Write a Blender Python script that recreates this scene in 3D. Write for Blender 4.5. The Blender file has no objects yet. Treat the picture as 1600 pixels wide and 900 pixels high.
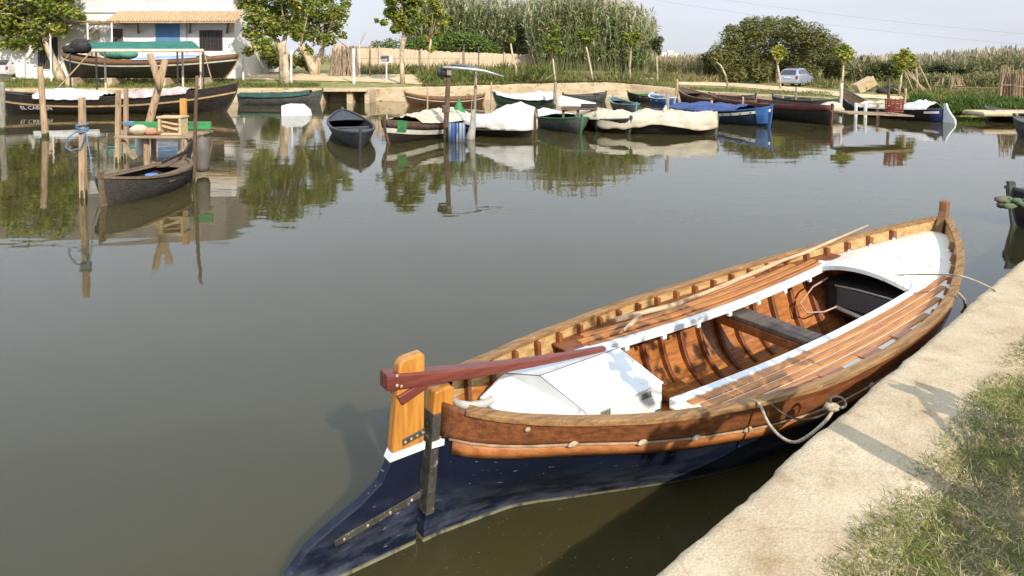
import bpy, bmesh, math, random
import numpy as np
from mathutils import Vector, Matrix
R = math.radians
rng = np.random.default_rng(7)
random.seed(7)
sc = bpy.context.scene
col = sc.collection

# ------------------------------------------------------------------ camera
HC, FPX, PITCH = 2.7, 1050.0, R(2.3)          # eye height above the water, focal length in photo pixels, tilt
CX0, CY0 = 800.0, 92.0 + FPX * math.tan(PITCH)
cam_d = bpy.data.cameras.new('camera')
cam = bpy.data.objects.new('camera', cam_d)
col.objects.link(cam)
cam.location = (0, 0, HC)
cam.rotation_euler = (R(90) - PITCH, 0, 0)
cam_d.sensor_width = 36.0
cam_d.lens = 36.0 * FPX / 1600.0
cam_d.shift_y = -(450.0 - CY0) / 1600.0
cam_d.clip_start = 0.05
cam_d.clip_end = 3000
sc.camera = cam

# ------------------------------------------------------------------ sky and sun
SUN_EL = R(33)
SUN_AZ = math.atan2(0.45, -0.89)              # direction to the sun, measured from +Y towards +X
sun_dir = Vector((math.sin(SUN_AZ) * math.cos(SUN_EL), math.cos(SUN_AZ) * math.cos(SUN_EL), math.sin(SUN_EL)))
w = bpy.data.worlds.new('World')
sc.world = w
w.use_nodes = True
nt = w.node_tree
nt.nodes.clear()
n_out = nt.nodes.new('ShaderNodeOutputWorld')
n_bg = nt.nodes.new('ShaderNodeBackground')
n_sky = nt.nodes.new('ShaderNodeTexSky')
n_sky.sky_type = 'NISHITA'
n_sky.sun_disc = False
n_sky.sun_elevation = SUN_EL
n_sky.sun_rotation = SUN_AZ
n_sky.air_density = 1.0
n_sky.dust_density = 4.0
n_sky.ozone_density = 1.0
n_hs = nt.nodes.new('ShaderNodeHueSaturation')
n_hs.inputs['Saturation'].default_value = 0.30
# thin veil of high cloud that breaks the clear gradient a little
n_tc = nt.nodes.new('ShaderNodeTexCoord')
n_mp = nt.nodes.new('ShaderNodeMapping')
n_mp.inputs['Scale'].default_value = (1.2, 1.2, 7.0)
n_no = nt.nodes.new('ShaderNodeTexNoise')
n_no.inputs['Scale'].default_value = 2.2
n_no.inputs['Detail'].default_value = 5
n_rp = nt.nodes.new('ShaderNodeValToRGB')
n_rp.color_ramp.elements[0].position = 0.35
n_rp.color_ramp.elements[1].position = 0.70
n_rp.color_ramp.elements[0].color = (.82, .82, .82, 1)
n_rp.color_ramp.elements[1].color = (0.97, 0.97, 0.97, 1)
n_mx = nt.nodes.new('ShaderNodeMix')
n_mx.data_type = 'RGBA'
n_sp = nt.nodes.new('ShaderNodeSeparateXYZ')
n_el = nt.nodes.new('ShaderNodeValToRGB')                    # hazy white near the horizon, bluer higher up
n_el.color_ramp.elements[0].position = 0.04
n_el.color_ramp.elements[0].color = (5.45, 5.65, 6.2, 1)
n_el.color_ramp.elements[1].position = 0.42
n_el.color_ramp.elements[1].color = (6.2, 7.5, 9.3, 1)
L = nt.links.new
L(n_sky.outputs['Color'], n_hs.inputs['Color'])
L(n_tc.outputs['Generated'], n_mp.inputs['Vector'])
L(n_mp.outputs['Vector'], n_no.inputs['Vector'])
L(n_no.outputs['Fac'], n_rp.inputs['Fac'])
L(n_rp.outputs['Color'], n_mx.inputs['Factor'])
L(n_hs.outputs['Color'], n_mx.inputs['A'])
L(n_tc.outputs['Generated'], n_sp.inputs['Vector'])
L(n_sp.outputs['Z'], n_el.inputs['Fac'])
L(n_el.outputs['Color'], n_mx.inputs['B'])
L(n_mx.outputs['Result'], n_bg.inputs['Color'])
L(n_bg.outputs['Background'], n_out.inputs['Surface'])
n_bg.inputs['Strength'].default_value = 0.11

sun_d = bpy.data.lights.new('sun', 'SUN')
sun_d.energy = 3.5
sun_d.angle = R(0.55)
sun_d.color = (1.0, 0.93, 0.82)
sun_o = bpy.data.objects.new('sun', sun_d)
col.objects.link(sun_o)
sun_o.location = (20, -30, 40)
sun_o.rotation_euler = sun_dir.to_track_quat('Z', 'Y').to_euler()

sc.view_settings.view_transform = 'Standard'
sc.view_settings.look = 'None'
sc.view_settings.gamma = 1.0
sc.view_settings.use_curve_mapping = False
sc.view_settings.exposure = 0.50
sc.cycles.max_bounces = 6
sc.cycles.diffuse_bounces = 3
sc.cycles.glossy_bounces = 3
sc.cycles.transparent_max_bounces = 4
sc.cycles.caustics_reflective = False
sc.cycles.caustics_refractive = False
sc.cycles.use_denoising = True

# ------------------------------------------------------------------ where things stand: a photo pixel on a level plane / at a distance
def ray(px, py):
    a = (px - CX0) / FPX
    b = (CY0 - py) / FPX
    return np.array([a, math.cos(PITCH) + b * math.sin(PITCH), -math.sin(PITCH) + b * math.cos(PITCH)])
def W(px, py, z=0.0):
    d = ray(px, py)
    t = (z - HC) / d[2]
    return Vector((d[0] * t, d[1] * t, z))
def Wd(px, py, Y):
    d = ray(px, py)
    t = Y / d[1]
    return Vector((d[0] * t, Y, HC + d[2] * t))
def sstep(a, b, x):
    t = np.clip((x - a) / (b - a), 0, 1)
    return t * t * (3 - 2 * t)
def hermite(xs, ys):
    xs = np.array(xs, float); ys = np.array(ys, float)
    d = np.diff(ys) / np.diff(xs)
    m = np.empty_like(ys)
    m[0], m[-1] = d[0], d[-1]
    for i in range(1, len(ys) - 1):
        m[i] = 0 if d[i - 1] * d[i] <= 0 else 2 * d[i - 1] * d[i] / (d[i - 1] + d[i])
    def f(x):
        x = np.clip(np.asarray(x, float), xs[0], xs[-1])
        i = np.clip(np.searchsorted(xs, x) - 1, 0, len(xs) - 2)
        h = xs[i + 1] - xs[i]
        t = (x - xs[i]) / h
        return ((2 * t**3 - 3 * t**2 + 1) * ys[i] + (t**3 - 2 * t**2 + t) * h * m[i]
                + (-2 * t**3 + 3 * t**2) * ys[i + 1] + (t**3 - t**2) * h * m[i + 1])
    return f

# ------------------------------------------------------------------ materials
def C(r, g, b):
    """sRGB 0-255 to linear"""
    f = lambda c: (c / 255 / 12.92) if c / 255 <= 0.04045 else ((c / 255 + 0.055) / 1.055) ** 2.4
    return (f(r), f(g), f(b), 1)
def new_mat(name):
    m = bpy.data.materials.new(name)
    m.use_nodes = True
    t = m.node_tree
    b = t.nodes['Principled BSDF']
    return m, t, b
def M(name, c1, c2=None, scale=4, stretch=(1, 1, 1), rough=0.6, bump=0.0, bscale=None, spot=None, spot_scale=30, spot_amt=0.5, spec=0.4, detail=6, dist=0.01, metal=0, coat=0, pos=(0.35, 0.65), world=False):
    """two-tone noise colour, optional sharp spots of wear, optional bump"""
    m, t, b = new_mat(name)
    c2 = c2 or tuple(min(1, x * 0.7) for x in c1[:3]) + (1,)
    tc = t.nodes.new('ShaderNodeTexCoord')
    mp = t.nodes.new('ShaderNodeMapping')
    mp.inputs['Scale'].default_value = stretch
    if world:
        g = t.nodes.new('ShaderNodeNewGeometry')
        t.links.new(g.outputs['Position'], mp.inputs['Vector'])
    else:
        t.links.new(tc.outputs['Object'], mp.inputs['Vector'])
    n = t.nodes.new('ShaderNodeTexNoise')
    n.inputs['Scale'].default_value = scale
    n.inputs['Detail'].default_value = detail
    n.inputs['Roughness'].default_value = 0.62
    t.links.new(mp.outputs['Vector'], n.inputs['Vector'])
    r = t.nodes.new('ShaderNodeValToRGB')
    r.color_ramp.elements[0].position = pos[0]
    r.color_ramp.elements[1].position = pos[1]
    r.color_ramp.elements[0].color = c1
    r.color_ramp.elements[1].color = c2
    t.links.new(n.outputs['Fac'], r.inputs['Fac'])
    out = r.outputs['Color']
    if spot:
        n2 = t.nodes.new('ShaderNodeTexNoise')
        n2.inputs['Scale'].default_value = spot_scale
        n2.inputs['Detail'].default_value = 5
        n2.inputs['Roughness'].default_value = 0.7
        t.links.new(mp.outputs['Vector'], n2.inputs['Vector'])
        r2 = t.nodes.new('ShaderNodeValToRGB')
        r2.color_ramp.elements[0].position = 0.62 - 0.12 * spot_amt
        r2.color_ramp.elements[1].position = 0.70 - 0.10 * spot_amt
        t.links.new(n2.outputs['Fac'], r2.inputs['Fac'])
        mx = t.nodes.new('ShaderNodeMix')
        mx.data_type = 'RGBA'
        t.links.new(r2.outputs['Color'], mx.inputs['Factor'])
        t.links.new(out, mx.inputs['A'])
        mx.inputs['B'].default_value = spot
        out = mx.outputs['Result']
    t.links.new(out, b.inputs['Base Color'])
    b.inputs['Roughness'].default_value = rough
    b.inputs['Specular IOR Level'].default_value = spec
    b.inputs['Metallic'].default_value = metal
    if coat:
        b.inputs['Coat Weight'].default_value = coat
        b.inputs['Coat Roughness'].default_value = 0.15
    if bump:
        nb = t.nodes.new('ShaderNodeTexNoise')
        nb.inputs['Scale'].default_value = bscale or scale * 3
        nb.inputs['Detail'].default_value = 6
        t.links.new(mp.outputs['Vector'], nb.inputs['Vector'])
        bp = t.nodes.new('ShaderNodeBump')
        bp.inputs['Strength'].default_value = bump
        bp.inputs['Distance'].default_value = dist
        t.links.new(nb.outputs['Fac'], bp.inputs['Height'])
        t.links.new(bp.outputs['Normal'], b.inputs['Normal'])
    return m
def wood(name, c1, c2, rough=0.45, spot=None, coat=0, along=(1.2, 14, 14), bump=0.25, spot_amt=0.4, spot_scale=6):
    return M(name, c1, c2, scale=2.2, stretch=along, rough=rough, bump=bump, bscale=5, spot=spot, spot_scale=spot_scale, spot_amt=spot_amt, coat=coat, dist=0.004)
def leaf_mat(name, trans=0.42, rough=0.5):
    """takes its colour from each leaf's own colour, lets some light through"""
    m, t, b = new_mat(name)
    at = t.nodes.new('ShaderNodeAttribute')
    at.attribute_name = 'leafcol'
    t.links.new(at.outputs['Color'], b.inputs['Base Color'])
    b.inputs['Roughness'].default_value = rough
    b.inputs['Specular IOR Level'].default_value = 0.3
    tr = t.nodes.new('ShaderNodeBsdfTranslucent')
    t.links.new(at.outputs['Color'], tr.inputs['Color'])
    mx = t.nodes.new('ShaderNodeMixShader')
    mx.inputs['Fac'].default_value = trans
    t.links.new(b.outputs['BSDF'], mx.inputs[1])
    t.links.new(tr.outputs['BSDF'], mx.inputs[2])
    t.links.new(mx.outputs['Shader'], t.nodes['Material Output'].inputs['Surface'])
    return m
LEAF = leaf_mat('leaf')
BLADE = leaf_mat('grass_blade', 0.25, 0.6)

# ------------------------------------------------------------------ objects
def tag(o, label=None, cat=None, group=None, kind=None):
    if label: o['label'] = label
    if cat: o['category'] = cat
    if group: o['group'] = group
    if kind: o['kind'] = kind
    return o
def thing(name, label, cat, loc=(0, 0, 0), rz=0.0, group=None):
    o = bpy.data.objects.new(name, None)
    col.objects.link(o)
    o.location = loc
    o.rotation_euler = (0, 0, rz)
    o.empty_display_size = 0.2
    return tag(o, label, cat, group)
def link_mesh(name, me, m, parent=None):
    if m: me.materials.append(m)
    o = bpy.data.objects.new(name, me)
    col.objects.link(o)
    if parent: o.parent = parent
    return o
class MB:
    """collects vertices and faces of ONE object"""
    def __init__(s): s.v = []; s.f = []
    def add(s, vs, fs):
        k = len(s.v)
        s.v += [tuple(map(float, p)) for p in vs]
        s.f += [tuple(i + k for i in f) for f in fs]
        return s
    def box(s, c, size, rot=None, taper=1.0):
        x, y, z = (d / 2 for d in size)
        vs = [Vector((sx * x * (taper if sz > 0 else 1), sy * y * (taper if sz > 0 else 1), sz * z)) for sz in (-1, 1) for sy in (-1, 1) for sx in (-1, 1)]
        if rot is not None: vs = [rot @ p for p in vs]
        c = Vector(c)
        return s.add([p + c for p in vs], [(0, 2, 3, 1), (4, 5, 7, 6), (0, 1, 5, 4), (1, 3, 7, 5), (3, 2, 6, 7), (2, 0, 4, 6)])
    def bar(s, a, b, wd, th, up=(0, 0, 1)):
        a = Vector(a); b = Vector(b); d = (b - a)
        l = d.length; d = d.normalized()
        u = Vector(up)
        if abs(d.dot(u)) > 0.98: u = Vector((1, 0, 0))
        r_ = d.cross(u).normalized(); u = r_.cross(d)
        rot = Matrix((d, r_, u)).transposed()
        return s.box((a + b) / 2, (l, wd, th), rot)
    def loft(s, rings, closed=True, cap=True):
        n = len(rings[0]); k = len(s.v)
        for r_ in rings: s.v += [tuple(map(float, p)) for p in r_]
        m = n if closed else n - 1
        for i in range(len(rings) - 1):
            for j in range(m):
                a = k + i * n + j; b = k + i * n + (j + 1) % n
                s.f.append((a, b, b + n, a + n))
        if cap and closed:
            s.f.append(tuple(k + j for j in range(n))[::-1])
            s.f.append(tuple(k + (len(rings) - 1) * n + j for j in range(n)))
        return s
    def tube(s, pts, rad, n=8, cap=True, wob=0.0):
        pts = [Vector(p) for p in pts]
        if not hasattr(rad, '__len__'): rad = [rad] * len(pts)
        rings = []; u = None
        for i, p in enumerate(pts):
            d = (pts[min(i + 1, len(pts) - 1)] - pts[max(i - 1, 0)]).normalized()
            if u is None:
                u = Vector((0, 0, 1)) if abs(d.z) < 0.9 else Vector((1, 0, 0))
            u = (u - d * d.dot(u)).normalized()
            v_ = d.cross(u)
            rings.append([p + (u * math.cos(2 * math.pi * j / n) + v_ * math.sin(2 * math.pi * j / n)) * rad[i] * (1 + wob * random.uniform(-1, 1)) for j in range(n)])
        return s.loft(rings, True, cap)
    def prism(s, poly, fn, t0, t1):
        """poly: 2-D outline; fn(a, b, t) gives 3-D points; between t0 and t1"""
        n = len(poly); k = len(s.v)
        s.v += [tuple(map(float, fn(a, b, t0))) for a, b in poly] + [tuple(map(float, fn(a, b, t1))) for a, b in poly]
        s.f.append(tuple(k + j for j in range(n))[::-1])
        s.f.append(tuple(k + n + j for j in range(n)))
        for j in range(n):
            a = k + j; b = k + (j + 1) % n
            s.f.append((a, b, b + n, a + n))
        return s
    def blob(s, c, r3, seg=10, rings=7, wob=0.12):
        c = Vector(c); rg = []
        for i in range(rings + 1):
            th = math.pi * i / rings
            rg.append([c + Vector((r3[0] * math.sin(th) * math.cos(2 * math.pi * j / seg) * (1 + random.uniform(-wob, wob)), r3[1] * math.sin(th) * math.sin(2 * math.pi * j / seg) * (1 + random.uniform(-wob, wob)), -r3[2] * math.cos(th))) for j in range(seg)])
        return s.loft(rg, True, False)
    def build(s, name, m, parent=None, smooth=False, bevel=0, solid=0, subd=0, fix=True):
        me = bpy.data.meshes.new(name)
        me.from_pydata(s.v, [], s.f)
        if fix:
            bm = bmesh.new(); bm.from_mesh(me)
            bmesh.ops.recalc_face_normals(bm, faces=bm.faces)
            bm.to_mesh(me); bm.free()
        if smooth: me.shade_smooth()
        o = link_mesh(name, me, m, parent)
        if solid:
            d = o.modifiers.new('solid', 'SOLIDIFY'); d.thickness = solid; d.offset = 0
        if subd:
            d = o.modifiers.new('sub', 'SUBSURF'); d.levels = subd; d.render_levels = subd
        if bevel:
            d = o.modifiers.new('bevel', 'BEVEL'); d.width = bevel; d.segments = 2; d.limit_method = 'ANGLE'; d.angle_limit = R(35)
        return o

def cards(name, P, D, N, ln, wd, colr, m, parent=None, bend=0.0):
    """many leaves in one mesh: P centre, D axis, N flat normal (n x 3), ln/wd (n), colr (n x 3)"""
    n = len(P)
    D = D / np.linalg.norm(D, axis=1, keepdims=True)
    S = np.cross(D, N); S /= np.maximum(np.linalg.norm(S, axis=1, keepdims=True), 1e-6)
    U = np.cross(S, D)
    ln = np.asarray(ln)[:, None]; wd = np.asarray(wd)[:, None]
    a = P - D * ln * 0.5
    b = P + S * wd * 0.5 - D * ln * 0.08 + U * wd * 0.12
    c = P + D * ln * 0.5 - U * ln * bend
    d = P - S * wd * 0.5 - D * ln * 0.08 + U * wd * 0.12
    V = np.stack([a, b, c, d], 1).reshape(-1, 3)
    return quads(name, V, colr, m, parent)
def quads(name, V, colr, m, parent=None):
    n = len(V) // 4
    me = bpy.data.meshes.new(name)
    me.vertices.add(n * 4); me.loops.add(n * 4); me.polygons.add(n)
    me.vertices.foreach_set('co', np.ascontiguousarray(V, dtype=np.float32).ravel())
    me.loops.foreach_set('vertex_index', np.arange(n * 4, dtype=np.int32))
    me.polygons.foreach_set('loop_start', np.arange(0, n * 4, 4, dtype=np.int32))
    at = me.attributes.new('leafcol', 'FLOAT_COLOR', 'FACE')
    cc = np.ones((n, 4), np.float32); cc[:, :3] = colr
    at.data.foreach_set('color', cc.ravel())
    me.update(); me.validate()
    return link_mesh(name, me, m, parent)
def pick(pal, n, jit=0.18):
    """n leaf colours from a palette of (r, g, b, weight)"""
    pal = np.array(pal, float)
    i = rng.choice(len(pal), n, p=pal[:, 3] / pal[:, 3].sum())
    c = pal[i, :3] * (1 + rng.uniform(-jit, jit, (n, 1))) * (1 + rng.uniform(-jit * .4, jit * .4, (n, 3)))
    return np.clip(c, 0.002, 1)
def unit(n):
    v = rng.normal(size=(n, 3))
    return v / np.linalg.norm(v, axis=1, keepdims=True)
def copy_tree(o, parent=None):
    c = o.copy(); col.objects.link(c)
    if parent: c.parent = parent
    for ch in list(o.children): copy_tree(ch, c)
    return c
# ================================================================== the setting
# ---- water
m, t, b = new_mat('canal_water')
g = t.nodes.new('ShaderNodeNewGeometry')
def wnoise(scale, stretch, detail=3, rot=0):
    mp = t.nodes.new('ShaderNodeMapping'); mp.inputs['Scale'].default_value = stretch
    mp.inputs['Rotation'].default_value = (0, 0, rot)
    t.links.new(g.outputs['Position'], mp.inputs['Vector'])
    n = t.nodes.new('ShaderNodeTexNoise'); n.inputs['Scale'].default_value = scale; n.inputs['Detail'].default_value = detail
    t.links.new(mp.outputs['Vector'], n.inputs['Vector'])
    return n
na = wnoise(0.9, (0.8, 1.6, 1), 2, 0.12)
nb_ = wnoise(5.0, (0.7, 1.5, 1), 3, -0.1)
ad = t.nodes.new('ShaderNodeMath'); ad.operation = 'MULTIPLY_ADD'
npatch = wnoise(0.10, (0.6, 1.6, 1), 3, 0.3)                 # uneven patches of wind
rpp = t.nodes.new('ShaderNodeMapRange'); rpp.inputs['From Min'].default_value = .40; rpp.inputs['From Max'].default_value = .64
rpp.inputs['To Min'].default_value = .03; rpp.inputs['To Max'].default_value = .26
t.links.new(npatch.outputs['Fac'], rpp.inputs['Value'])
t.links.new(nb_.outputs['Fac'], ad.inputs[0]); t.links.new(rpp.outputs['Result'], ad.inputs[1])
t.links.new(na.outputs['Fac'], ad.inputs[2])
bp = t.nodes.new('ShaderNodeBump'); bp.inputs['Strength'].default_value = 1.0; bp.inputs['Distance'].default_value = 0.0045
t.links.new(ad.outputs['Value'], bp.inputs['Height'])
t.links.new(bp.outputs['Normal'], b.inputs['Normal'])
nd = wnoise(0.35, (1, 1, 1), 4)
rp = t.nodes.new('ShaderNodeValToRGB')
rp.color_ramp.elements[0].color = (0.052, 0.044, 0.015, 1)
rp.color_ramp.elements[1].color = (0.066, 0.055, 0.019, 1)
t.links.new(nd.outputs['Fac'], rp.inputs['Fac'])
t.links.new(rp.outputs['Color'], b.inputs['Base Color'])
b.inputs['Roughness'].default_value = 0.02
b.inputs['IOR'].default_value = 1.38
b.inputs['Subsurface Weight'].default_value = 1.0
b.inputs['Subsurface Radius'].default_value = (1.0, .9, .45)
b.inputs['Subsurface Scale'].default_value = .5
b.inputs['Specular IOR Level'].default_value = 0.5
WATER = m
WATER_HOLES = []
def make_water():
    from mathutils.geometry import tessellate_polygon
    outer = [Vector(p) for p in ((-700, -60, 0), (700, -60, 0), (700, 900, 0), (-700, 900, 0))]
    loops = [outer] + WATER_HOLES
    vs = [p for l in loops for p in l]
    tag(MB().add(vs, tessellate_polygon(loops)).build('water', WATER), 'murky olive green canal water with soft reflections', 'water', kind='structure')

# ---- far bank: edge line along the water, ground behind it
edge_px = [(-700, 158), (-200, 159), (0, 160), (200, 160), (400, 160), (575, 158), (700, 157), (850, 155), (985, 154), (1100, 157), (1240, 163), (1310, 170), (1400, 177), (1440, 183), (1530, 184), (1600, 188), (1900, 192), (2600, 195)]
ed = np.array([tuple(W(px, py, 0))[:2] for px, py in edge_px])
epx = np.array([p[0] for p in edge_px], float)
def edgeY(X, Y):
    """distance of the water's edge in the direction of (X, Y)"""
    q = CX0 + FPX * np.asarray(X, float) / np.asarray(Y, float)
    return np.interp(q, epx, ed[:, 1])
def zt(X, Y):
    X = np.asarray(X, float); Y = np.asarray(Y, float)
    wl = 1 - sstep(5, 16, X * 44 / np.maximum(Y, 20))
    zl = 0.82 + 1.0 * (1 - np.exp(-np.maximum(0, Y - 43) / 8.0))
    zr = 0.50 + 0.04 * np.sin(X * .3) * np.sin(Y * .21)
    z = zl * wl + zr * (1 - wl)
    d = Y - edgeY(X, Y)
    nat = sstep(15.5, 18, X * 31 / np.maximum(Y, 20))
    return z * (1 - nat) + nat * (-0.15 + (z + 0.15) * sstep(0, 2.2, d))
def G(px, py, y0=29, y1=400):
    """photo pixel on the far bank's ground"""
    d = ray(px, py)
    Y = y0
    while Y < y1:
        t = Y / d[1]; X = d[0] * t; z = HC + d[2] * t
        if Y >= edgeY(X, Y) and z <= zt(X, Y): break
        Y += 0.05 if Y < 90 else 1
    return Vector((d[0] * Y / d[1], Y, float(zt(d[0] * Y / d[1], Y))))
cols = np.concatenate([np.linspace(-700, 0, 30)[:-1], np.linspace(0, 1600, 160), np.linspace(1600, 2600, 30)[1:]])
eX = np.interp(cols, epx, ed[:, 0]); eY = np.interp(cols, epx, ed[:, 1])
rows = [0, .3, .7, 1.2, 1.8, 2.5, 3.5, 5, 6.5, 8, 10, 13, 17, 22, 30, 45, 80, 160, 400, 900]
V = []; Fc = []
for i, d in enumerate(rows):
    k = 1 + d / eY
    X = eX * k; Y = eY * k
    Z = zt(X, Y)
    if d > 0.2: Z = Z + (rng.uniform(-.03, .03, len(X)) if d < 60 else 0)
    V += list(zip(X, Y, Z))
nC = len(cols)
for i in range(len(rows) - 1):
    for j in range(nC - 1):
        a = i * nC + j
        Fc.append((a, a + 1, a + 1 + nC, a + nC))
GRASSGROUND = M('far_ground', C(150, 138, 84), C(112, 116, 56), scale=0.8, rough=0.9, spot=C(186, 160, 112), spot_scale=1.5, spot_amt=0.25, world=True, bump=0.5, bscale=6, dist=0.05)
tag(MB().add(V, Fc).build('ground', GRASSGROUND, smooth=True), 'dry grassy ground of the far bank', 'ground', kind='structure')

def ground_strip(name, up, lo, m, label, cat, dz=0.03, n=60):
    """sheet between two lines of photo pixels laid on the far bank's ground"""
    def res(l):
        l = np.array(l, float); s = np.concatenate([[0], np.cumsum(np.hypot(*np.diff(l, axis=0).T))]); q = np.linspace(0, s[-1], n)
        return np.stack([np.interp(q, s, l[:, 0]), np.interp(q, s, l[:, 1])], 1)
    A = res(up); B = res(lo); rg = []
    for a, b_ in zip(A, B):
        pa = G(*a); pb = G(*b_)
        row = []
        for k in np.linspace(0, 1, 5):
            p = pa.lerp(pb, k); row.append((p.x, p.y, float(zt(p.x, p.y)) + dz))
        rg.append(row)
    o = MB().loft(rg, closed=False).build(name, m, smooth=True)
    return tag(o, label, cat, kind='structure')
SAND = M('sandy_path', C(222, 200, 160), C(196, 168, 124), scale=1.5, rough=0.95, spot=C(160, 135, 95), spot_scale=4, spot_amt=0.4, world=True, bump=0.4, bscale=12, dist=0.02)
ground_strip('path', [(300, 118), (400, 115.5), (560, 114.5), (640, 116), (720, 121)], [(300, 124), (400, 125), (560, 128), (650, 132), (720, 130)], SAND, 'pale sandy path beside the trees on the far bank', 'path')
ground_strip('path', [(1040, 127.5), (1150, 130), (1250, 137), (1320, 145), (1400, 151), (1480, 155), (1620, 158)], [(1040, 132), (1150, 136), (1250, 145), (1320, 152), (1400, 156), (1480, 158.5), (1620, 161)], SAND, 'pale sandy track running past the parked silver car', 'path')

# ---- far quay wall of pale rendered concrete
CONC = M('concrete_wall', C(206, 186, 154), C(178, 154, 120), scale=1.2, stretch=(1, 1, 2.5), rough=0.9, spot=C(120, 98, 70), spot_scale=2.2, spot_amt=0.35, world=True, bump=0.5, bscale=9, dist=0.02)
mb = MB(); rg = []
for q in np.linspace(-700, 1372, 220):
    x = np.interp(q, epx, ed[:, 0]); y = np.interp(q, epx, ed[:, 1])
    z = float(zt(x, y)); j = random.uniform(-.02, .02)
    k = 1 + .28 / y
    rg.append([(x, y - .08 + j, -.5), (x, y - .07 + j, z - .03), (x, y - .04, z + .035 + j), (x * k, y * k, z + .04 + j), (x * k, y * k, -.5)])
tag(mb.loft(rg, True, True).build('quay_wall', CONC), 'long low tan concrete quay wall along the far bank', 'quay wall')
# slipway with dark openings (px 510-580)
y0 = W(545, 158.5).y
P3 = lambda px, py, Y: Wd(px, py, Y)
t0 = thing('concrete_landing', 'flat concrete landing slab on piers with dark openings below', 'landing', (W(545, 158).x, y0 - 1.2, 0))
z1 = .86
xs = [W(px, 158.5).x - W(545, 158).x for px in (505, 584)]
MB().box(((xs[0] + xs[1]) / 2, .3, z1 - .07), (xs[1] - xs[0], 2.3, .15)).build('slab', CONC, t0, bevel=.02)
for px, wd in ((512, .42), (557, .36), (583, .3)):
    MB().box((W(px, 158.5).x - W(545, 158).x, .35, .2), (wd, 1.9, 1.18)).build('pier', CONC, t0, bevel=.02)
DARKWALL = M('damp_concrete', C(92, 84, 68), C(60, 56, 46), scale=2, rough=.9, world=True)

# ---- near quay: concrete kerb along the water, worn grass behind
QP = np.array([.559, 2.649]); QE = np.array([.741, .672]); QN = np.array([.672, -.741])
def Q(a, c, z=0.6):
    p = QP + QE * a + QN * c
    return (p[0], p[1], z)
from mathutils import noise as mnoise
def n1(x, y=0.0, z=0.0): return mnoise.noise(Vector((x, y, z)))
m, t, b = new_mat('worn_concrete')
g = t.nodes.new('ShaderNodeNewGeometry')
def tn(scale, det=6, rough=.6):
    n = t.nodes.new('ShaderNodeTexNoise'); n.inputs['Scale'].default_value = scale; n.inputs['Detail'].default_value = det; n.inputs['Roughness'].default_value = rough
    t.links.new(g.outputs['Position'], n.inputs['Vector']); return n
def ramp(src, p0, c0, p1, c1):
    r = t.nodes.new('ShaderNodeValToRGB'); e = r.color_ramp.elements
    e[0].position = p0; e[0].color = c0; e[1].position = p1; e[1].color = c1
    t.links.new(src, r.inputs['Fac']); return r
def mixc(f, a, b_, mode='MIX'):
    x = t.nodes.new('ShaderNodeMix'); x.data_type = 'RGBA'; x.blend_type = mode
    if hasattr(f, 'node'): t.links.new(f, x.inputs['Factor'])
    else: x.inputs['Factor'].default_value = f
    for s_, k in ((a, 'A'), (b_, 'B')):
        if hasattr(s_, 'node'): t.links.new(s_, x.inputs[k])
        else: x.inputs[k].default_value = s_
    return x.outputs['Result']
big = ramp(tn(2.2).outputs['Fac'], .34, C(208, 191, 163), .66, C(187, 166, 136))
fine = ramp(tn(130, 3, .7).outputs['Fac'], .36, (0.55, .5, .43, 1), .54, (1, 1, 1, 1))
vor = t.nodes.new('ShaderNodeTexVoronoi'); vor.inputs['Scale'].default_value = 70
t.links.new(g.outputs['Position'], vor.inputs['Vector'])
peb = ramp(vor.outputs['Color'], .1, (0.8, .77, .72, 1), .8, (1.1, 1.08, 1.05, 1))
c_ = mixc(.55, big.outputs['Color'], fine.outputs['Color'], 'MULTIPLY')
c_ = mixc(.45, c_, peb.outputs['Color'], 'MULTIPLY')
dirt = ramp(tn(5, 8, .75).outputs['Fac'], .52, (0, 0, 0, 1), .72, (.75, .75, .75, 1))
c_ = mixc(dirt.outputs['Color'], c_, C(150, 122, 82))
# damp, weedy foot of the wall face
sz = t.nodes.new('ShaderNodeSeparateXYZ'); t.links.new(g.outputs['Position'], sz.inputs['Vector'])
mr = t.nodes.new('ShaderNodeMapRange'); mr.inputs['From Min'].default_value = .22; mr.inputs['From Max'].default_value = .52; mr.inputs['To Min'].default_value = 1; mr.inputs['To Max'].default_value = 0
t.links.new(sz.outputs['Z'], mr.inputs['Value'])
c_ = mixc(mr.outputs['Result'], c_, C(84, 80, 56))
# hairline cracks
vc = t.nodes.new('ShaderNodeTexVoronoi'); vc.feature = 'DISTANCE_TO_EDGE'; vc.inputs['Scale'].default_value = .9
wv = t.nodes.new('ShaderNodeVectorMath'); wv.operation = 'ADD'
nw = t.nodes.new('ShaderNodeTexNoise'); nw.inputs['Scale'].default_value = 6
t.links.new(g.outputs['Position'], nw.inputs['Vector']); t.links.new(g.outputs['Position'], wv.inputs[0])
sw = t.nodes.new('ShaderNodeVectorMath'); sw.operation = 'SCALE'; sw.inputs['Scale'].default_value = .16
t.links.new(nw.outputs['Color'], sw.inputs[0]); t.links.new(sw.outputs['Vector'], wv.inputs[1]); t.links.new(wv.outputs['Vector'], vc.inputs['Vector'])
cr_ = ramp(vc.outputs['Distance'], .001, (.26, .26, .26, 1), .005, (0, 0, 0, 1))
c_ = mixc(cr_.outputs['Color'], c_, C(96, 82, 62))
t.links.new(c_, b.inputs['Base Color'])
b.inputs['Roughness'].default_value = .95; b.inputs['Specular IOR Level'].default_value = .15
hb = mixc(.5, tn(45, 8, .75).outputs['Fac'], vor.outputs['Distance'])
bp = t.nodes.new('ShaderNodeBump'); bp.inputs['Strength'].default_value = .9; bp.inputs['Distance'].default_value = .005
t.links.new(hb, bp.inputs['Height']); t.links.new(bp.outputs['Normal'], b.inputs['Normal'])
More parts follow.
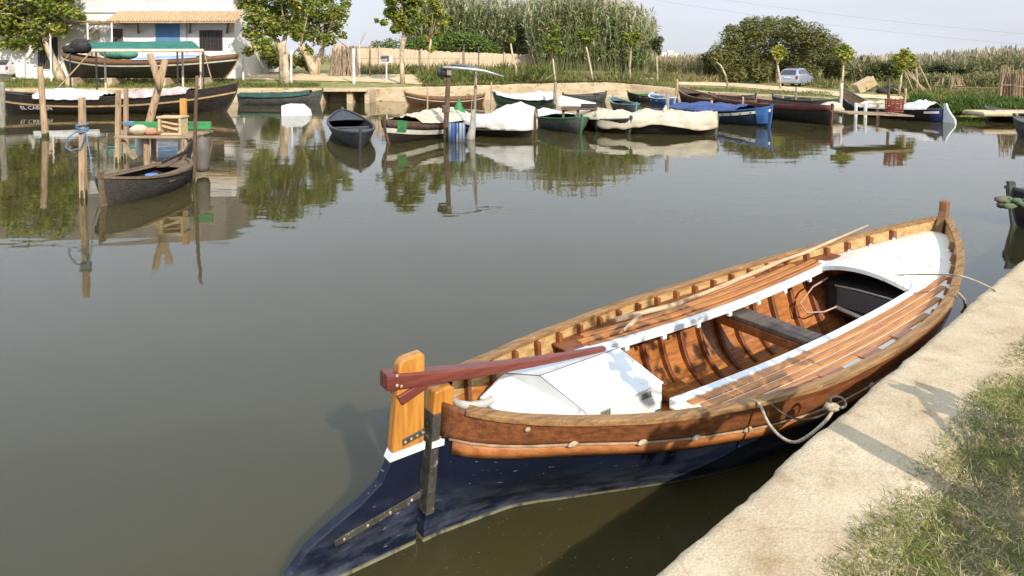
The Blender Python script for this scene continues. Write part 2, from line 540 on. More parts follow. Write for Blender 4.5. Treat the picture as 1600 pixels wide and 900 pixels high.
QUAY = m
rg = []
for a in np.concatenate([np.arange(-8, -1, .25), np.arange(-1, 10, .03), np.arange(10, 40, .5)]):
    e = .030 * n1(a * 1.1, 3.3) + .014 * n1(a * 4.5, 1.7) + .007 * n1(a * 14, 9.1)
    e2 = .02 * n1(a * 2.3, 7.7) + .012 * n1(a * 9, 2.2)
    zz = lambda c: .6 + .010 * n1(a * 3, c * 3, 5) + .005 * n1(a * 11, c * 11, 2)
    row = [Q(a, e2 + .05, -.6), Q(a, e2 + .03, .0), Q(a, e2 + .02, .3), Q(a, e + .006 + e2 * .6, .5), Q(a, e, .573 + .008 * n1(a * 9)), Q(a, e + .022, zz(0) - .004)]
    row += [Q(a, c + e * (1 - c / .6), zz(c)) for c in (.06, .12, .18, .24, .30, .36, .42, .48, .56)] + [Q(a, .70, .55)]
    rg.append(row)
tag(MB().loft(rg, closed=False).build('quay_kerb', QUAY, smooth=True), 'rough sandy concrete quay edge beside the moored wooden boat', 'quay edge')
SOIL = M('dry_turf_soil', C(128, 112, 76), C(98, 96, 56), scale=5, rough=.95, spot=C(150, 128, 88), spot_scale=14, spot_amt=.5, world=True, bump=.6, bscale=40, dist=.02)
rg = []
for a in np.linspace(-14, 45, 120):
    rg.append([Q(a, c, .592 + (.012 * n1(a * 2, c * 2) if c > .6 else -.03)) for c in (.5, .6, .7, .9, 1.2, 1.6, 2.2, 3, 4, 6, 9, 14, 25, 45)])
tag(MB().loft(rg, closed=False).build('ground', SOIL, smooth=True), 'worn turf ground behind the near quay edge', 'ground', kind='structure')

# blades of the near turf
def turf(n, amin, amax, cmin, cmax, lmin, lmax, wmin, wmax, green):
    a = rng.uniform(amin, amax, n); c = cmin + (cmax - cmin) * rng.uniform(0, 1, n) ** 1.2
    edge = np.array([.45 + .05 * n1(x * 1.7, 4) + .035 * n1(x * 6, 8) for x in a])
    X = QP[0] + QE[0] * a + QN[0] * c; Y = QP[1] + QE[1] * a + QN[1] * c
    keep = (c > edge + .015 + rng.uniform(-.02, .05, n)) & (X < Y * .80 + .15) & (Y > 2.15)
    pn = np.array([n1(x * 2.1, y * 2.1, 3) + .5 * n1(x * 6, y * 6, 1) for x, y in zip(X, Y)])
    keep &= rng.uniform(-.75, .35, n) < pn + .52
    X, Y, pn = X[keep], Y[keep], pn[keep]; k = len(X)
    el = np.abs(rng.normal(0.55, .35, k)); az = rng.uniform(0, 2 * np.pi, k)
    D = np.stack([np.cos(az) * np.cos(el), np.sin(az) * np.cos(el), np.sin(el)], 1)
    ln = rng.uniform(lmin, lmax, k) * (1 + .5 * pn); wd = rng.uniform(wmin, wmax, k)
    N = np.stack([-np.cos(az) * np.sin(el), -np.sin(az) * np.sin(el), np.cos(el)], 1) + .5 * rng.normal(size=(k, 3))
    Pz = np.stack([X, Y, np.full(k, .595)], 1) + D * ln[:, None] * .5
    gcol = pick([(.20, .235, .050, 3), (.29, .29, .07, 3), (.13, .175, .032, 2)], k)
    scol = pick([(.46, .38, .20, 3), (.56, .47, .29, 2), (.32, .25, .12, 2)], k)
    isg = rng.uniform(-.5, .5, k) < pn + green
    return Pz, D, N, ln, wd, np.where(isg[:, None], gcol, scol)
A_ = turf(210000, -1.0, 7.5, .38, 3.6, .02, .05, .0030, .0055, -.02)
B_ = turf(30000, -1.0, 7.5, .42, 3.6, .035, .075, .0035, .006, .35)
J = [np.concatenate([x, y]) for x, y in zip(A_, B_)]
tag(cards('grass', *J, BLADE, bend=.12), 'short sun-dried grass behind the near quay edge', 'grass', kind='stuff')
# specks drifting on the water by the stern and along the kerb
n = 190
q = rng.uniform(560, 1260, n); yy = np.where(rng.uniform(size=n) < .5, rng.uniform(690, 900, n), rng.uniform(760, 900, n))
Pq = np.array([tuple(W(a, b_, .004)) for a, b_ in zip(q, yy)])
az = rng.uniform(0, 6.28, n)
sp = cards('floating_specks', Pq, np.stack([np.cos(az), np.sin(az), 0 * az], 1), np.tile([0, 0, 1.0], (n, 1)) + .05 * unit(n), rng.uniform(.003, .014, n), rng.uniform(.003, .007, n), pick([(.26, .24, .14, 2), (.18, .17, .08, 2), (.34, .32, .24, 1)], n), BLADE)
tag(sp, 'tiny bits of plant drifting on the water by the stern', 'floating debris', kind='stuff')
# two sprawling dry grass stalks and a few pebbles on the kerb
STRAW = M('straw', C(206, 180, 128), C(176, 146, 96), scale=20, rough=.8)

# tufts on the far bank
def far_tufts(name, px0, px1, y0_, y1_, n, l0, l1, pal, label, cat='grass', up=.9):
    q = rng.uniform(px0, px1, n); yy = rng.uniform(0, 1, n)
    pts = []
    # candidate grid on the ground, interpolated for speed
    gx = np.linspace(px0, px1, 24); gy = np.linspace(0, 1, 9)
    f0 = y0_ if callable(y0_) else (lambda x: y0_); f1 = y1_ if callable(y1_) else (lambda x: y1_)
    grid = np.array([[tuple(G(x, f0(x) + (f1(x) - f0(x)) * k)) for k in gy] for x in gx])
    fx = (q - px0) / (px1 - px0) * 23; fy = yy * 8
    i = np.clip(fx.astype(int), 0, 22); j = np.clip(fy.astype(int), 0, 7); u = (fx - i)[:, None]; v = (fy - j)[:, None]
    Pp = grid[i, j] * (1 - u) * (1 - v) + grid[i + 1, j] * u * (1 - v) + grid[i, j + 1] * (1 - u) * v + grid[i + 1, j + 1] * u * v
    az = rng.uniform(0, 2 * np.pi, n); el = np.clip(rng.normal(up, .3, n), .1, 1.55)
    D = np.stack([np.cos(az) * np.cos(el), np.sin(az) * np.cos(el), np.sin(el)], 1)
    ln = rng.uniform(l0, l1, n) * np.array([1 + .9 * n1(p[0] * .7, p[1] * .7) for p in Pp])
    Pp[:, 2] = zt(Pp[:, 0], Pp[:, 1])
    Pp = Pp + D * ln[:, None] * .48
    o = cards(name, Pp, D, unit(n), ln, ln * .09 + .012, pick(pal, n, .3), BLADE, bend=.15)
    return tag(o, label, cat, kind='stuff')
GREENS = [(.10, .135, .025, 4), (.15, .17, .035, 3), (.22, .20, .06, 1.5)]
DRY = [(.34, .27, .13, 3), (.26, .20, .09, 2), (.16, .15, .05, 2)]
far_tufts('grass', -40, 380, 124, 137.5, 5200, .12, .35, GREENS, 'mown green verge in front of the black boat on land')
far_tufts('grass', 380, 500, 131, 137, 1500, .1, .3, GREENS, 'green patch of grass at the foot of the leaning trees')
far_tufts('weeds', 655, 860, 97, 131, 9500, .35, .95, GREENS + [(.28, .24, .10, 1)], 'rank green weeds in front of the cane fence', 'weeds')
far_tufts('weeds', 560, 655, 104, 117, 3800, .3, .9, GREENS + DRY[:2], 'scrubby brown and green weeds behind the notice board', 'weeds')
far_tufts('grass', 660, 1060, 128.5, 137.5, 15000, .10, .28, GREENS + DRY[:1], 'thin yellow green grass along the top of the far wall')
far_tufts('grass', 860, 1060, 118, 129, 5200, .2, .6, GREENS + DRY, 'longer grass between the slender saplings')
far_tufts('grass', 1050, 1300, lambda x: 137 + (x - 1050) * .033, lambda x: 140 + (x - 1050) * .05, 3000, .08, .25, GREENS + DRY, 'grass strip between track and quay wall')
far_tufts('weeds', 1060, 1230, 114, 129, 4200, .3, .9, DRY, 'reddish brown dry weeds under the big dark bush', 'weeds')
far_tufts('weeds', 1260, 1420, 122, lambda x: 136 + (x - 1260) * .08, 5200, .25, .8, GREENS + DRY, 'mixed dry and green weeds right of the silver car', 'weeds')
far_tufts('grass', 1425, 1620, lambda x: 161, lambda x: 181, 9000, .2, .55, [(.07, .13, .02, 4), (.11, .17, .03, 3), (.17, .19, .05, 1)], 'lush green grass sloping down to the water on the right')
far_tufts('grass', 1425, 1620, 141, 157, 5200, .15, .5, GREENS + DRY[2:], 'rough green grass between track and reeds on the right')
# ================================================================== the big wooden boat in the foreground
BS = np.array([-.438, 3.677]); BA = R(35.94)
BU = np.array([math.cos(BA), math.sin(BA)]); BP = np.array([-BU[1], BU[0]])   # forward, port
def BL(px, py, z):
    p = W(px, py, z); q = np.array([p.x, p.y]) - BS
    return Vector((q @ BU, q @ BP, z))
VARN = wood('varnished_plank', C(186, 120, 60), C(138, 82, 40), rough=.38, coat=.2, spot=C(110, 60, 24), spot_amt=.15)
BROWN = wood('brown_varnish', C(138, 84, 50), C(98, 58, 34), rough=.42, coat=.2, spot=C(176, 132, 88), spot_amt=.0, spot_scale=9)
ORANGE = wood('orange_varnish', C(190, 122, 70), C(154, 92, 50), rough=.4, coat=.2, spot=C(120, 64, 30), spot_amt=.05)
CAPW = wood('weathered_cap', C(158, 120, 76), C(112, 80, 48), rough=.75, spot=C(176, 150, 112), spot_amt=.3, spot_scale=8)
TAN = wood('tan_lining', C(196, 160, 106), C(156, 120, 72), rough=.6, spot=C(120, 84, 44), spot_amt=.25)
RIBW = wood('rib_wood', C(136, 80, 42), C(98, 54, 28), rough=.5, along=(6, 6, 2))
MAHOG = wood('mahogany', C(126, 66, 54), C(94, 46, 38), rough=.4, coat=.15)
AMBER = wood('amber_board', C(202, 142, 64), C(168, 106, 42), rough=.4, coat=.2, along=(14, 14, 1.4), spot=C(120, 70, 24), spot_amt=.12)
SLAT = wood('slat', C(194, 132, 70), C(152, 94, 46), rough=.5, spot=C(120, 76, 44), spot_amt=.2)
GREYW = wood('grey_board', C(98, 84, 72), C(70, 58, 50), rough=.7)
WHITEP = M('white_paint', (.79, .79, .77, 1), (.68, .67, .63, 1), scale=3.5, rough=.45, spot=(.46, .41, .33, 1), spot_scale=11, spot_amt=.12, bump=.15, bscale=18, dist=.003)
CREAM = M('cream_paint', (.78, .72, .60, 1), (.70, .62, .49, 1), scale=3, rough=.5, spot=(.45, .36, .24, 1), spot_scale=7, spot_amt=.0)
IRON = M('old_iron', C(88, 84, 74), C(58, 54, 48), scale=9, rough=.6, spot=C(150, 146, 134), spot_scale=20, spot_amt=.45, metal=.3)
ROPE = M('rope', C(186, 172, 148), C(140, 124, 100), scale=60, rough=.9, bump=.6, bscale=150, dist=.004)
# navy paint, chalky scuffs, pale line of scum just above the water
m, t, b = new_mat('navy_paint')
tc = t.nodes.new('ShaderNodeTexCoord')
def tno(scale, stretch, det=6, rough=.65):
    mp = t.nodes.new('ShaderNodeMapping'); mp.inputs['Scale'].default_value = stretch
    t.links.new(tc.outputs['Object'], mp.inputs['Vector'])
    n = t.nodes.new('ShaderNodeTexNoise'); n.inputs['Scale'].default_value = scale; n.inputs['Detail'].default_value = det; n.inputs['Roughness'].default_value = rough
    t.links.new(mp.outputs['Vector'], n.inputs['Vector']); return n.outputs['Fac']
base = ramp(tno(2, (1, 1, 2)), .3, C(14, 20, 36), .7, C(20, 28, 48)).outputs['Color']
sx = t.nodes.new('ShaderNodeSeparateXYZ'); t.links.new(tc.outputs['Object'], sx.inputs['Vector'])
def zband(lo, hi):
    r = t.nodes.new('ShaderNodeMapRange'); r.inputs['From Min'].default_value = lo; r.inputs['From Max'].default_value = hi
    r.inputs['To Min'].default_value = 1; r.inputs['To Max'].default_value = 0
    t.links.new(sx.outputs['Z'], r.inputs['Value']); return r.outputs['Result']
def mul(a, b_):
    x = t.nodes.new('ShaderNodeMath'); x.operation = 'MULTIPLY'
    for k, s_ in enumerate((a, b_)):
        if hasattr(s_, 'node'): t.links.new(s_, x.inputs[k])
        else: x.inputs[k].default_value = s_
    x.use_clamp = True
    return x.outputs['Value']
chalk = mul(mul(ramp(tno(3.5, (1, 1, 3)), .42, (0, 0, 0, 1), .75, (1, 1, 1, 1)).outputs['Color'], zband(.02, .36)), .9)
c_ = mixc(chalk, base, C(98, 104, 116))
c_ = mixc(mul(ramp(tno(26, (.5, .5, 1.6), 4, .7), .66, (0, 0, 0, 1), .70, (1, 1, 1, 1)).outputs['Color'], .55), c_, C(150, 148, 150))
scum = mul(zband(.012, .028), ramp(tno(14, (1, 1, .3)), .35, (0, 0, 0, 1), .5, (1, 1, 1, 1)).outputs['Color'])
c_ = mixc(mul(scum, .6), c_, C(160, 156, 112))
t.links.new(c_, b.inputs['Base Color']); b.inputs['Roughness'].default_value = .5; b.inputs['Specular IOR Level'].default_value = .3
NAVY = m

bt = thing('wooden_boat', 'big varnished wooden boat with navy blue hull moored at the near quay', 'boat', (BS[0], BS[1], 0), BA)
LB = 6.55
bhalf = hermite([0, .06, .15, .3, .5, .82, 1.02, 1.23, 1.43, 1.64, 1.84, 2.04, 2.39, 2.79, 3.2, 3.61, 4.02, 4.43, 4.84, 5.18, 5.59, 6.0, 6.25, 6.45, 6.55],
                [.04, .14, .235, .335, .43, .555, .63, .69, .742, .785, .825, .856, .905, .927, .930, .918, .892, .845, .768, .675, .545, .372, .235, .11, .045])
sheer = hermite([0, .4, .82, 1.43, 2.04, 2.79, 3.2, 4.02, 4.84, 5.59, 6.2, 6.6], [.765, .70, .648, .600, .570, .551, .551, .574, .628, .72, .83, .92])
bwl = hermite([0, .5, .9, 1.3, 1.65, 2.25, 3.0, 3.8, 4.6, 5.4, 6.0, 6.55], [.025, .055, .19, .345, .48, .64, .73, .715, .58, .34, .14, .02])
def xs_(z): return -.012 + .07 * (z / .75)
def yo(s): return .06 * max(0.0, 1 - s / 2.0) ** 2
def xe_(z): return 6.32 + .24 * min(1, max(-.4, z / .9)) ** 1.0
def HB(s, z):
    s = float(min(max(s, 0), LB)); b_ = float(bhalf(s)); w_ = min(float(bwl(s)), b_ * .98); zs = float(sheer(s))
    f = hermite([-.30, -.22, -.12, 0, .5 * zs, zs, zs + .3], [.02, .02 + .45 * w_, .02 + .80 * w_, w_ + .015, w_ + .70 * (b_ - w_), b_, b_ + .02])
    return float(f(z))
def hp(s, z, side, off=0.0):
    """point of the hull skin; side +1 port, -1 starboard"""
    tt = s / LB
    return Vector((xs_(z) + (xe_(z) - xs_(z)) * tt, side * max(.005, HB(s, z) + off) + yo(s), z))
ST = np.concatenate([np.linspace(0, .6, 14), np.linspace(.7, 5.8, 52), np.linspace(5.9, LB, 14)])
def skin(d0, d1, off, name, m, s0=0, s1=LB, nz=6, parent=bt, floor=None, both=True, **k):
    """part of the hull skin between two depths below the sheer"""
    for side in ((1, -1) if both else (-1,)):
        rg = []
        for s in ST[(ST >= s0) & (ST <= s1)]:
            zs = float(sheer(s))
            e0 = d0(s) if callable(d0) else d0; e1 = d1(s) if callable(d1) else d1
            zb = floor if floor is not None else zs - e1
            rg.append([hp(s, zs - e0 + (zb - zs + e0) * i / nz, side, off) for i in range(nz + 1)])
        MB().loft(rg, closed=False).build(name, m, parent, smooth=True, **k)
ud = hermite([0, .3, .7, 1.1, 1.6, 2.2, 6.6], [.19, .162, .140, .150, .170, .19, .19])        # width of the top strake
skin(lambda s: ud(s) - .012, 0, 0, 'hull', NAVY, floor=-.29, nz=14)
skin(0, lambda s: ud(s) - .005, .012, 'upper_strake', BROWN, s0=.0, solid=.012)
skin(lambda s: ud(s) + .005, lambda s: ud(s) + .078, .016, 'lower_strake', ORANGE, s0=.03, nz=2, solid=.014)
skin(0.0, .14, -.022, 'bulwark_lining', TAN, s0=.25, s1=6.5)
skin(.14, 0, -.022, 'inner_planking', VARN, s0=.25, s1=6.5, floor=-.20, nz=10)
for side in (1, -1):
    rg = []
    for s in np.concatenate([np.linspace(.09, .6, 12), np.linspace(.7, 6.0, 60), np.linspace(6.1, 6.52, 8)]):
        zs = float(sheer(s)); p = hp(s, zs, side); q = hp(s + .01, float(sheer(min(s + .01, 6.55))), side)
        d = (q - p); nrm = Vector((d.y, -d.x, 0)).normalized() * (1 if side < 0 else -1)
        if side < 0 and nrm.y > 0: nrm = -nrm
        if side > 0 and nrm.y < 0: nrm = -nrm
        wob = .004 * n1(s * 5, side)
        rg.append([p + nrm * (.034 + wob) + Vector((0, 0, -.022)), p + nrm * (.034 + wob) + Vector((0, 0, .014)), p - nrm * .036 + Vector((0, 0, .014 + wob * .5)), p - nrm * .036 + Vector((0, 0, -.022))])
    MB().loft(rg, True, True).build('gunwale', CAPW, bt, bevel=.006)
    pts = [hp(s, float(sheer(s)) - float(ud(s)), side, .024) for s in np.linspace(.03, 6.5, 80)]
    MB().tube(pts, .0085, 6).build('rub_rail', CAPW if side > 0 else M('worn_rail', C(176, 146, 112), C(130, 100, 72), scale=8, rough=.8), bt, smooth=True)
# worn pale chafe pads on the rub rail
PADM = M('chafed_wood', C(190, 172, 146), C(140, 118, 90), scale=12, rough=.9)
for s in (.62, 1.02, 1.38, 1.78, 2.5, 3.1, 3.7):
    p = hp(s, float(sheer(s)) - float(ud(s)) + .005, -1, .026)
    MB().blob(p, (.042, .012, .017), 8, 6).build('chafing_pad', PADM, bt, smooth=True)
p = hp(.36, float(sheer(.36)) - .055, -1, .022)
MB().blob(p, (.022, .010, .014), 8, 6).build('chafing_pad', PADM, bt, smooth=True)
# ribs
for side in (1, -1):
    for s in np.arange(.42, 6.3, .268):
        zs = float(sheer(s)); rg = []
        zl = -.17
        for z in np.linspace(zs - .024, zl, 12):
            dp = .050 + .012 * (1 - (z - zl) / (zs - zl))
            a = hp(s - .019, z, side, -.018); b_ = hp(s + .019, z, side, -.018); c = hp(s + .019, z, side, -.022 - dp); d = hp(s - .019, z, side, -.022 - dp)
            rg.append([a, b_, c, d])
        MB().loft(rg, True, True).build('rib', RIBW, bt, bevel=.004)
# floor
rg = []
for s in np.linspace(.3, 6.3, 50):
    h = max(.01, HB(s, -.165) - .024)
    rg.append([(hp(s, -.165, 1).x, y, -.165) for y in (-h, -h * .5, 0, h * .5, h)])
MB().loft(rg, closed=False).build('floor', VARN, bt)
for i, y in enumerate((-.30, -.15, 0, .15, .30)):
    s0, s1 = (1.3, 5.3) if abs(y) < .2 else (1.9, 4.6)
    MB().box(((s0 + s1) / 2, y, -.10), (s1 - s0, .128, .022)).build('floorboard', VARN, bt, bevel=.004)
# stern post, its white band, the painted foot and the iron
fo = lambda z: -.063 + .07 * (z / .75)
SY = .06
MB().prism([(fo(.56), .56), (fo(.84), .835), (fo(.84) + .09, .848), (fo(.84) + .128, .825), (fo(.70) + .13, .70), (fo(.56) + .13, .56)], lambda a, b_, q: (a, q + SY, b_), -.055, .055).build('stern_post', AMBER, bt, bevel=.012)
MB().prism([(fo(.53), .525), (fo(.56), .56), (fo(.56) + .155, .56), (fo(.53) + .155, .525)], lambda a, b_, q: (a, q * (1.0 if a < .02 else 1.35) + SY, b_), -.062, .062).build('white_band', WHITEP, bt)
MB().prism([(fo(-.3), -.3), (fo(.525), .525), (fo(.525) + .13, .525), (fo(-.3) + .13, -.3)], lambda a, b_, q: (a, q * (.7 + .3 * (b_ > 0)) + SY, b_), -.057, .057).build('sternpost_foot', NAVY, bt, bevel=.006)
MB().prism([(fo(.15) - .002, .15), (fo(.71) - .002, .71), (fo(.71) + .05, .71), (fo(.15) + .05, .15)], lambda a, b_, q: (a, q + SY, b_), -.060, .060).build('stern_iron', IRON, bt, bevel=.004)
# rudder
blade = [(-.075, .27), (-.045, .525), (-.252, .525), (-.31, .425), (-.423, .357), (-.563, .300), (-.70, .24), (-.815, .125), (-.93, .0), (-1.0, -.15), (-.98, -.3), (-.12, -.3), (-.095, 0)]
rb = MB().prism(blade, lambda a, b_, q: (a, q + SY, b_), -.03, .03).build('rudder', NAVY, bt, bevel=.014)
MB().prism([(-.045, .56), (-.036, 1.05), (-.055, 1.07), (-.17, 1.06), (-.195, 1.035), (-.243, .56)], lambda a, b_, q: (a, q + SY, b_), -.035, .035).build('rudder_head', AMBER, rb, bevel=.012)
MB().prism([(-.044, .522), (-.040, .562), (-.238, .562), (-.258, .522)], lambda a, b_, q: (a, q + SY, b_), -.038, .038).build('white_band', WHITEP, rb)
for a, b_ in (((-.07, SY, .275), (-.57, SY, .205)), ((-.04, SY, .625), (-.18, SY, .603))):
    k = MB()
    for sgn in (-1, 1): k.bar(Vector(a) + Vector((0, sgn * .036, 0)), Vector(b_) + Vector((0, sgn * .036, 0)), .010, .036)
    o = k.build('rudder_strap', IRON, rb, bevel=.003)
    for q in np.linspace(.12, .9, 4):
        p = Vector(a).lerp(Vector(b_), q); MB().blob(p + Vector((0, -.043, 0)), (.009, .005, .009), 6, 4, 0).build('bolt', PADM, o, smooth=True)
rg = []
for q in np.linspace(0, 1, 22):
    x = -.275 + q * 1.585; zc = .965 - .29 * q + .08 * q * q; yy = SY * (1 - q)
    hh = .047 - .030 * q ** .7; ww = .050 - .030 * q ** .9
    rg.append([(x, ww + yy, zc - hh), (x, ww + yy, zc + hh), (x, yy - ww, zc + hh), (x, yy - ww, zc - hh)])
MB().loft(rg, True, True).build('tiller', MAHOG, rb, bevel=.010)
MB().prism([(-.215, .872), (-.03, .922), (-.02, .87), (-.185, .815)], lambda a, b_, q: (a, q + SY, b_), -.05, .05).build('tiller_wedge', MAHOG, rb, bevel=.008)
for q in ((-.22, SY - .056, .995), (-.22, SY - .056, .942), (-.195, SY - .056, .93)):
    MB().blob(q, (.010, .006, .010), 6, 4, 0).build('bolt', PADM, rb, smooth=True)
# stem
MB().prism([(6.34, -.2), (6.42, .2), (6.52, .55), (6.60, .9), (6.635, 1.07), (6.60, 1.105), (6.545, 1.09), (6.535, .98), (6.40, .74), (6.30, .4), (6.22, -.2)], lambda a, b_, q: (a, q * (1 if b_ > .6 else .7), b_), -.042, .042).build('stem_post', wood('stem_wood', C(140, 98, 62), C(104, 68, 40), rough=.6, along=(8, 8, 1.4)), bt, bevel=.012)
# white coamings
for side in (1, -1):
    rg = []
    for s in np.linspace(1.48, 5.0, 30):
        z = float(sheer(s)) - .062; y = side * .445
        rg.append([(s, y - .03, z - .055), (s, y - .03, z), (s, y + .03, z), (s, y + .03, z - .055)])
    r_ = MB().loft(rg, True, True).build('coaming', WHITEP, bt, bevel=.005)
    for s in np.linspace(1.95, 4.55, 7):
        MB().box((s, side * .425, float(sheer(s)) - .132), (.045, .035, .034)).build('chock', WHITEP, r_, bevel=.004)
# benches
def strip(y0, y1, s0, s1, dz, th, n=24):
    rg = []
    for s in np.linspace(s0, s1, n):
        z = float(sheer(s)) - dz; rg.append([(s, y0, z - th), (s, y0, z), (s, y1, z), (s, y1, z - th)])
    return rg
def limit(y, clear=.085):
    ok = [s for s in np.linspace(1.2, 5.9, 300) if bhalf(s) - clear > abs(y)]
    return (min(ok), max(ok))
def bench(side, ys, wd, mats, label=None):
    base = MB(); rg = []
    for s in np.linspace(1.42, 5.25, 40):
        z = float(sheer(s)) - (.078 if side < 0 else .082); rg.append([(s, side * .47, z - .012), (s, side * .47, z), (s, side * max(.48, HB(s, z) - .03), z), (s, side * max(.48, HB(s, z) - .03), z - .012)])
    o = base.loft(rg, True, True).build('bench', mats[0], bt)
    for y in ys:
        a, b_ = limit(y + wd * .5); a = max(a, 1.56 + .10 * random.random()); b_ = min(b_, (5.42 if side < 0 else 4.95) - random.random() * .1)
        MB().loft(strip(side * y - wd / 2, side * y + wd / 2, a, b_, .066 + random.uniform(0, .006), .034), True, True).build('slat', mats[1], o, bevel=.012 if side < 0 else .006)
    return o
o = bench(-1, (.508, .582, .656, .730), .064, (CREAM, SLAT))
for i, s in enumerate(np.arange(1.70, 5.1, .536)):
    ym = bhalf(s) - .10
    if ym > .76:
        z = float(sheer(s)) - .098
        MB().box((s, -(.755 + ym) / 2 - .01, z + .026), (.26, ym - .755 + .05, .02)).build('filler_board', ORANGE, o, bevel=.004)
bench(1, (.515, .600, .685, .770), .058, (RIBW, SLAT))
# cross thwarts
for s, z, wd in ((3.42, .40, .24),):
    h = HB(s, z) - .03
    MB().box((s, 0, z - .02), (wd, 2 * h, .045)).build('thwart', GREYW, bt, bevel=.008)
    MB().box((s - wd / 2 + .015, 0, z - .085), (.03, 2 * h - .02, .08)).build('thwart_beam', RIBW, bt, bevel=.005)
MB().box((2.45, 0, -.02), (.30, .86, .04)).build('floor_bearer', VARN, bt, bevel=.006)
# foredeck: cambered, its open after edge finished with a white margin plank
def deckz(s, k, h):
    arch = .085 * max(0, 1 - (k * h / .47) ** 2) * float(1 - sstep(4.9, 5.5, s))      # the after edge is arched over the opening
    return float(sheer(s)) - .124 + .062 * (1 - k * k) * min(1, h / .6) + arch
rg = []
for s in np.linspace(4.76, 6.40, 30):
    h = max(.02, HB(s, float(sheer(s)) - .118) - .030)
    rg.append([(s + (.10 * k * k if s < 4.8 else 0), k * h, deckz(s, k, h)) for k in np.linspace(-1, 1, 17)])
dk = MB().loft(rg, closed=False).build('foredeck', CREAM, bt, smooth=True, solid=.02)
rg = []
for k in np.linspace(-.92, .92, 25):
    h = HB(4.85, float(sheer(4.85)) - .118) - .03; z = deckz(4.85, k, h)
    a = 4.735 + .13 * k * k; b_ = 4.97 + .05 * k * k
    rg.append([(a, k * h, z - .040), (a - .004, k * h, z + .006), (b_, k * h, deckz(b_, k, h) + .020), (b_, k * h, deckz(b_, k, h) - .01)])
MB().loft(rg, True, True).build('margin_plank', WHITEP, bt, bevel=.004)
for side in (1, -1):
    for s in np.arange(5.25, 6.2, .268):
        z0 = float(sheer(s)) - .10; MB().blob((s - .06, side * (HB(s, z0) - .06), z0 - .012), (.022, .022, .02), 7, 5).build('deck_chock', WHITEP, dk, smooth=True)
# engine box
sec = [(-.33, .44), (-.33, .60), (0, .722), (.27, .655), (.335, .595), (.335, .44)]      # y (starboard negative), z
bx = MB()
sa = lambda y: .845 - .27 * (y + .33)
sf = lambda y: 1.51 - .17 * (y + .33)
v = [(sa(y), y, z) for y, z in sec] + [(sf(y), y, z) for y, z in sec] + [(.50, -.30, .50), (.54, .36, .50), (.50, -.30, .40), (.54, .36, .40)]
fcs = [(i, i + 1, i + 7, i + 6) for i in range(5)] + [(6, 7, 8, 9, 10, 11)] + [(12, 13, 4, 3, 2, 1)] + [(12, 1, 0, 14), (13, 15, 5, 4), (12, 14, 15, 13)]
bx.add(v, fcs)
bx.add([(sf(y) - .002, y, z) for y, z in ((-.33, .44), (.335, .44), (.335, -.1), (-.33, -.1))] + [(1.2, y, z) for y, z in ((-.33, .44), (.335, .44), (.335, .12), (-.33, .12))], [(0, 1, 2, 3), (0, 3, 7, 4), (1, 5, 6, 2)])
eb = bx.build('engine_box', WHITEP, bt, bevel=.005)
SEAM = M('seam', C(120, 112, 100), C(90, 84, 76), rough=.8)
sm = MB()
for a, b_ in (((sa(-.33), -.33, .602), (sa(0), 0, .724)), ((sa(0), 0, .724), (sa(.27), .27, .657)), ((sa(0), 0, .724), (sf(0), 0, .724)), ((sa(-.33), -.333, .602), (sf(-.33), -.333, .602))):
    sm.tube([a, b_], .0028, 5)
sm.build('seam', SEAM, eb)
MB().box(((sa(-.3) + sf(-.3)) / 2, -.338, .600), (sf(-.3) - sa(-.3), .016, .012)).build('lid_lip', WHITEP, eb, bevel=.003)

VENT = M('vent_grille', C(150, 148, 140), C(104, 102, 96), scale=60, rough=.6)
for s in (1.0, 1.36):
    k = MB().box((s, -.336, .555), (.075, .006, .034))
    for q in range(5): k.box((s - .03 + q * .015, -.342, .555), (.005, .006, .028))
    k.build('vent', VENT, eb)
for q in range(8): MB().blob((.54 + .03 * q, -.318 + .002 * q, .53 + .006 * (q % 2) - .012 * q / 8), (.004, .003, .004), 6, 4, 0).build('air_hole', IRON, eb)
wl = [hp(s, 0, -1, -.012) for s in np.linspace(.05, LB - .05, 60)] + [hp(s, 0, 1, -.012) for s in np.linspace(LB - .05, .05, 60)]
WATER_HOLES.append([Vector((BS[0] + BU[0] * p.x + BP[0] * p.y, BS[1] + BU[1] * p.x + BP[1] * p.y, 0)) for p in wl])
make_water()
# things lying in the boat
MB().tube([BL(706, 622, .70), BL(716, 631, .68), BL(735, 635, .67), BL(755, 632, .67), BL(771, 624, .69)], [.014, .022, .026, .026, .018], 9).build('hose', M('grey_hose', C(190, 188, 178), C(150, 148, 138), scale=20, rough=.6), None, smooth=True)
hose = bpy.data.objects['hose']
hose.location = (BS[0], BS[1], 0); hose.rotation_euler = (0, 0, BA)
tag(hose, 'short curved grey hose lying aft of the white engine box', 'hose')
pp = [(962, 500, .60), (1000, 493, .605), (1045, 478, .61), (1103, 456, .625), (1144, 441, .63), (1189, 420, .645), (1225, 408, .66), (1258, 397, .69), (1299, 374, .74), (1357, 351, .80)]
pl = MB().tube([BL(*q) + Vector((0, .02 * math.sin(i * 2.1), .01 * math.sin(i * 1.3))) for i, q in enumerate(pp)], [.024, .020, .022, .018, .020, .021, .017, .017, .014, .011], 8, wob=.12)
pl.tube([BL(1000, 493, .62), BL(985, 507, .61), BL(975, 516, .61)], [.02, .018, .012], 7)
o = pl.build('pole', wood('driftwood', C(206, 178, 142), C(160, 126, 92), rough=.8), None, smooth=True)
o.location = (BS[0], BS[1], 0); o.rotation_euler = (0, 0, BA)
tag(o, 'crooked pale branch pole lying along the far side bench', 'pole')
bg = thing('bag', 'black and grey bag with white piping and a yellow patch under the foredeck', 'bag', (BS[0], BS[1], 0), BA)
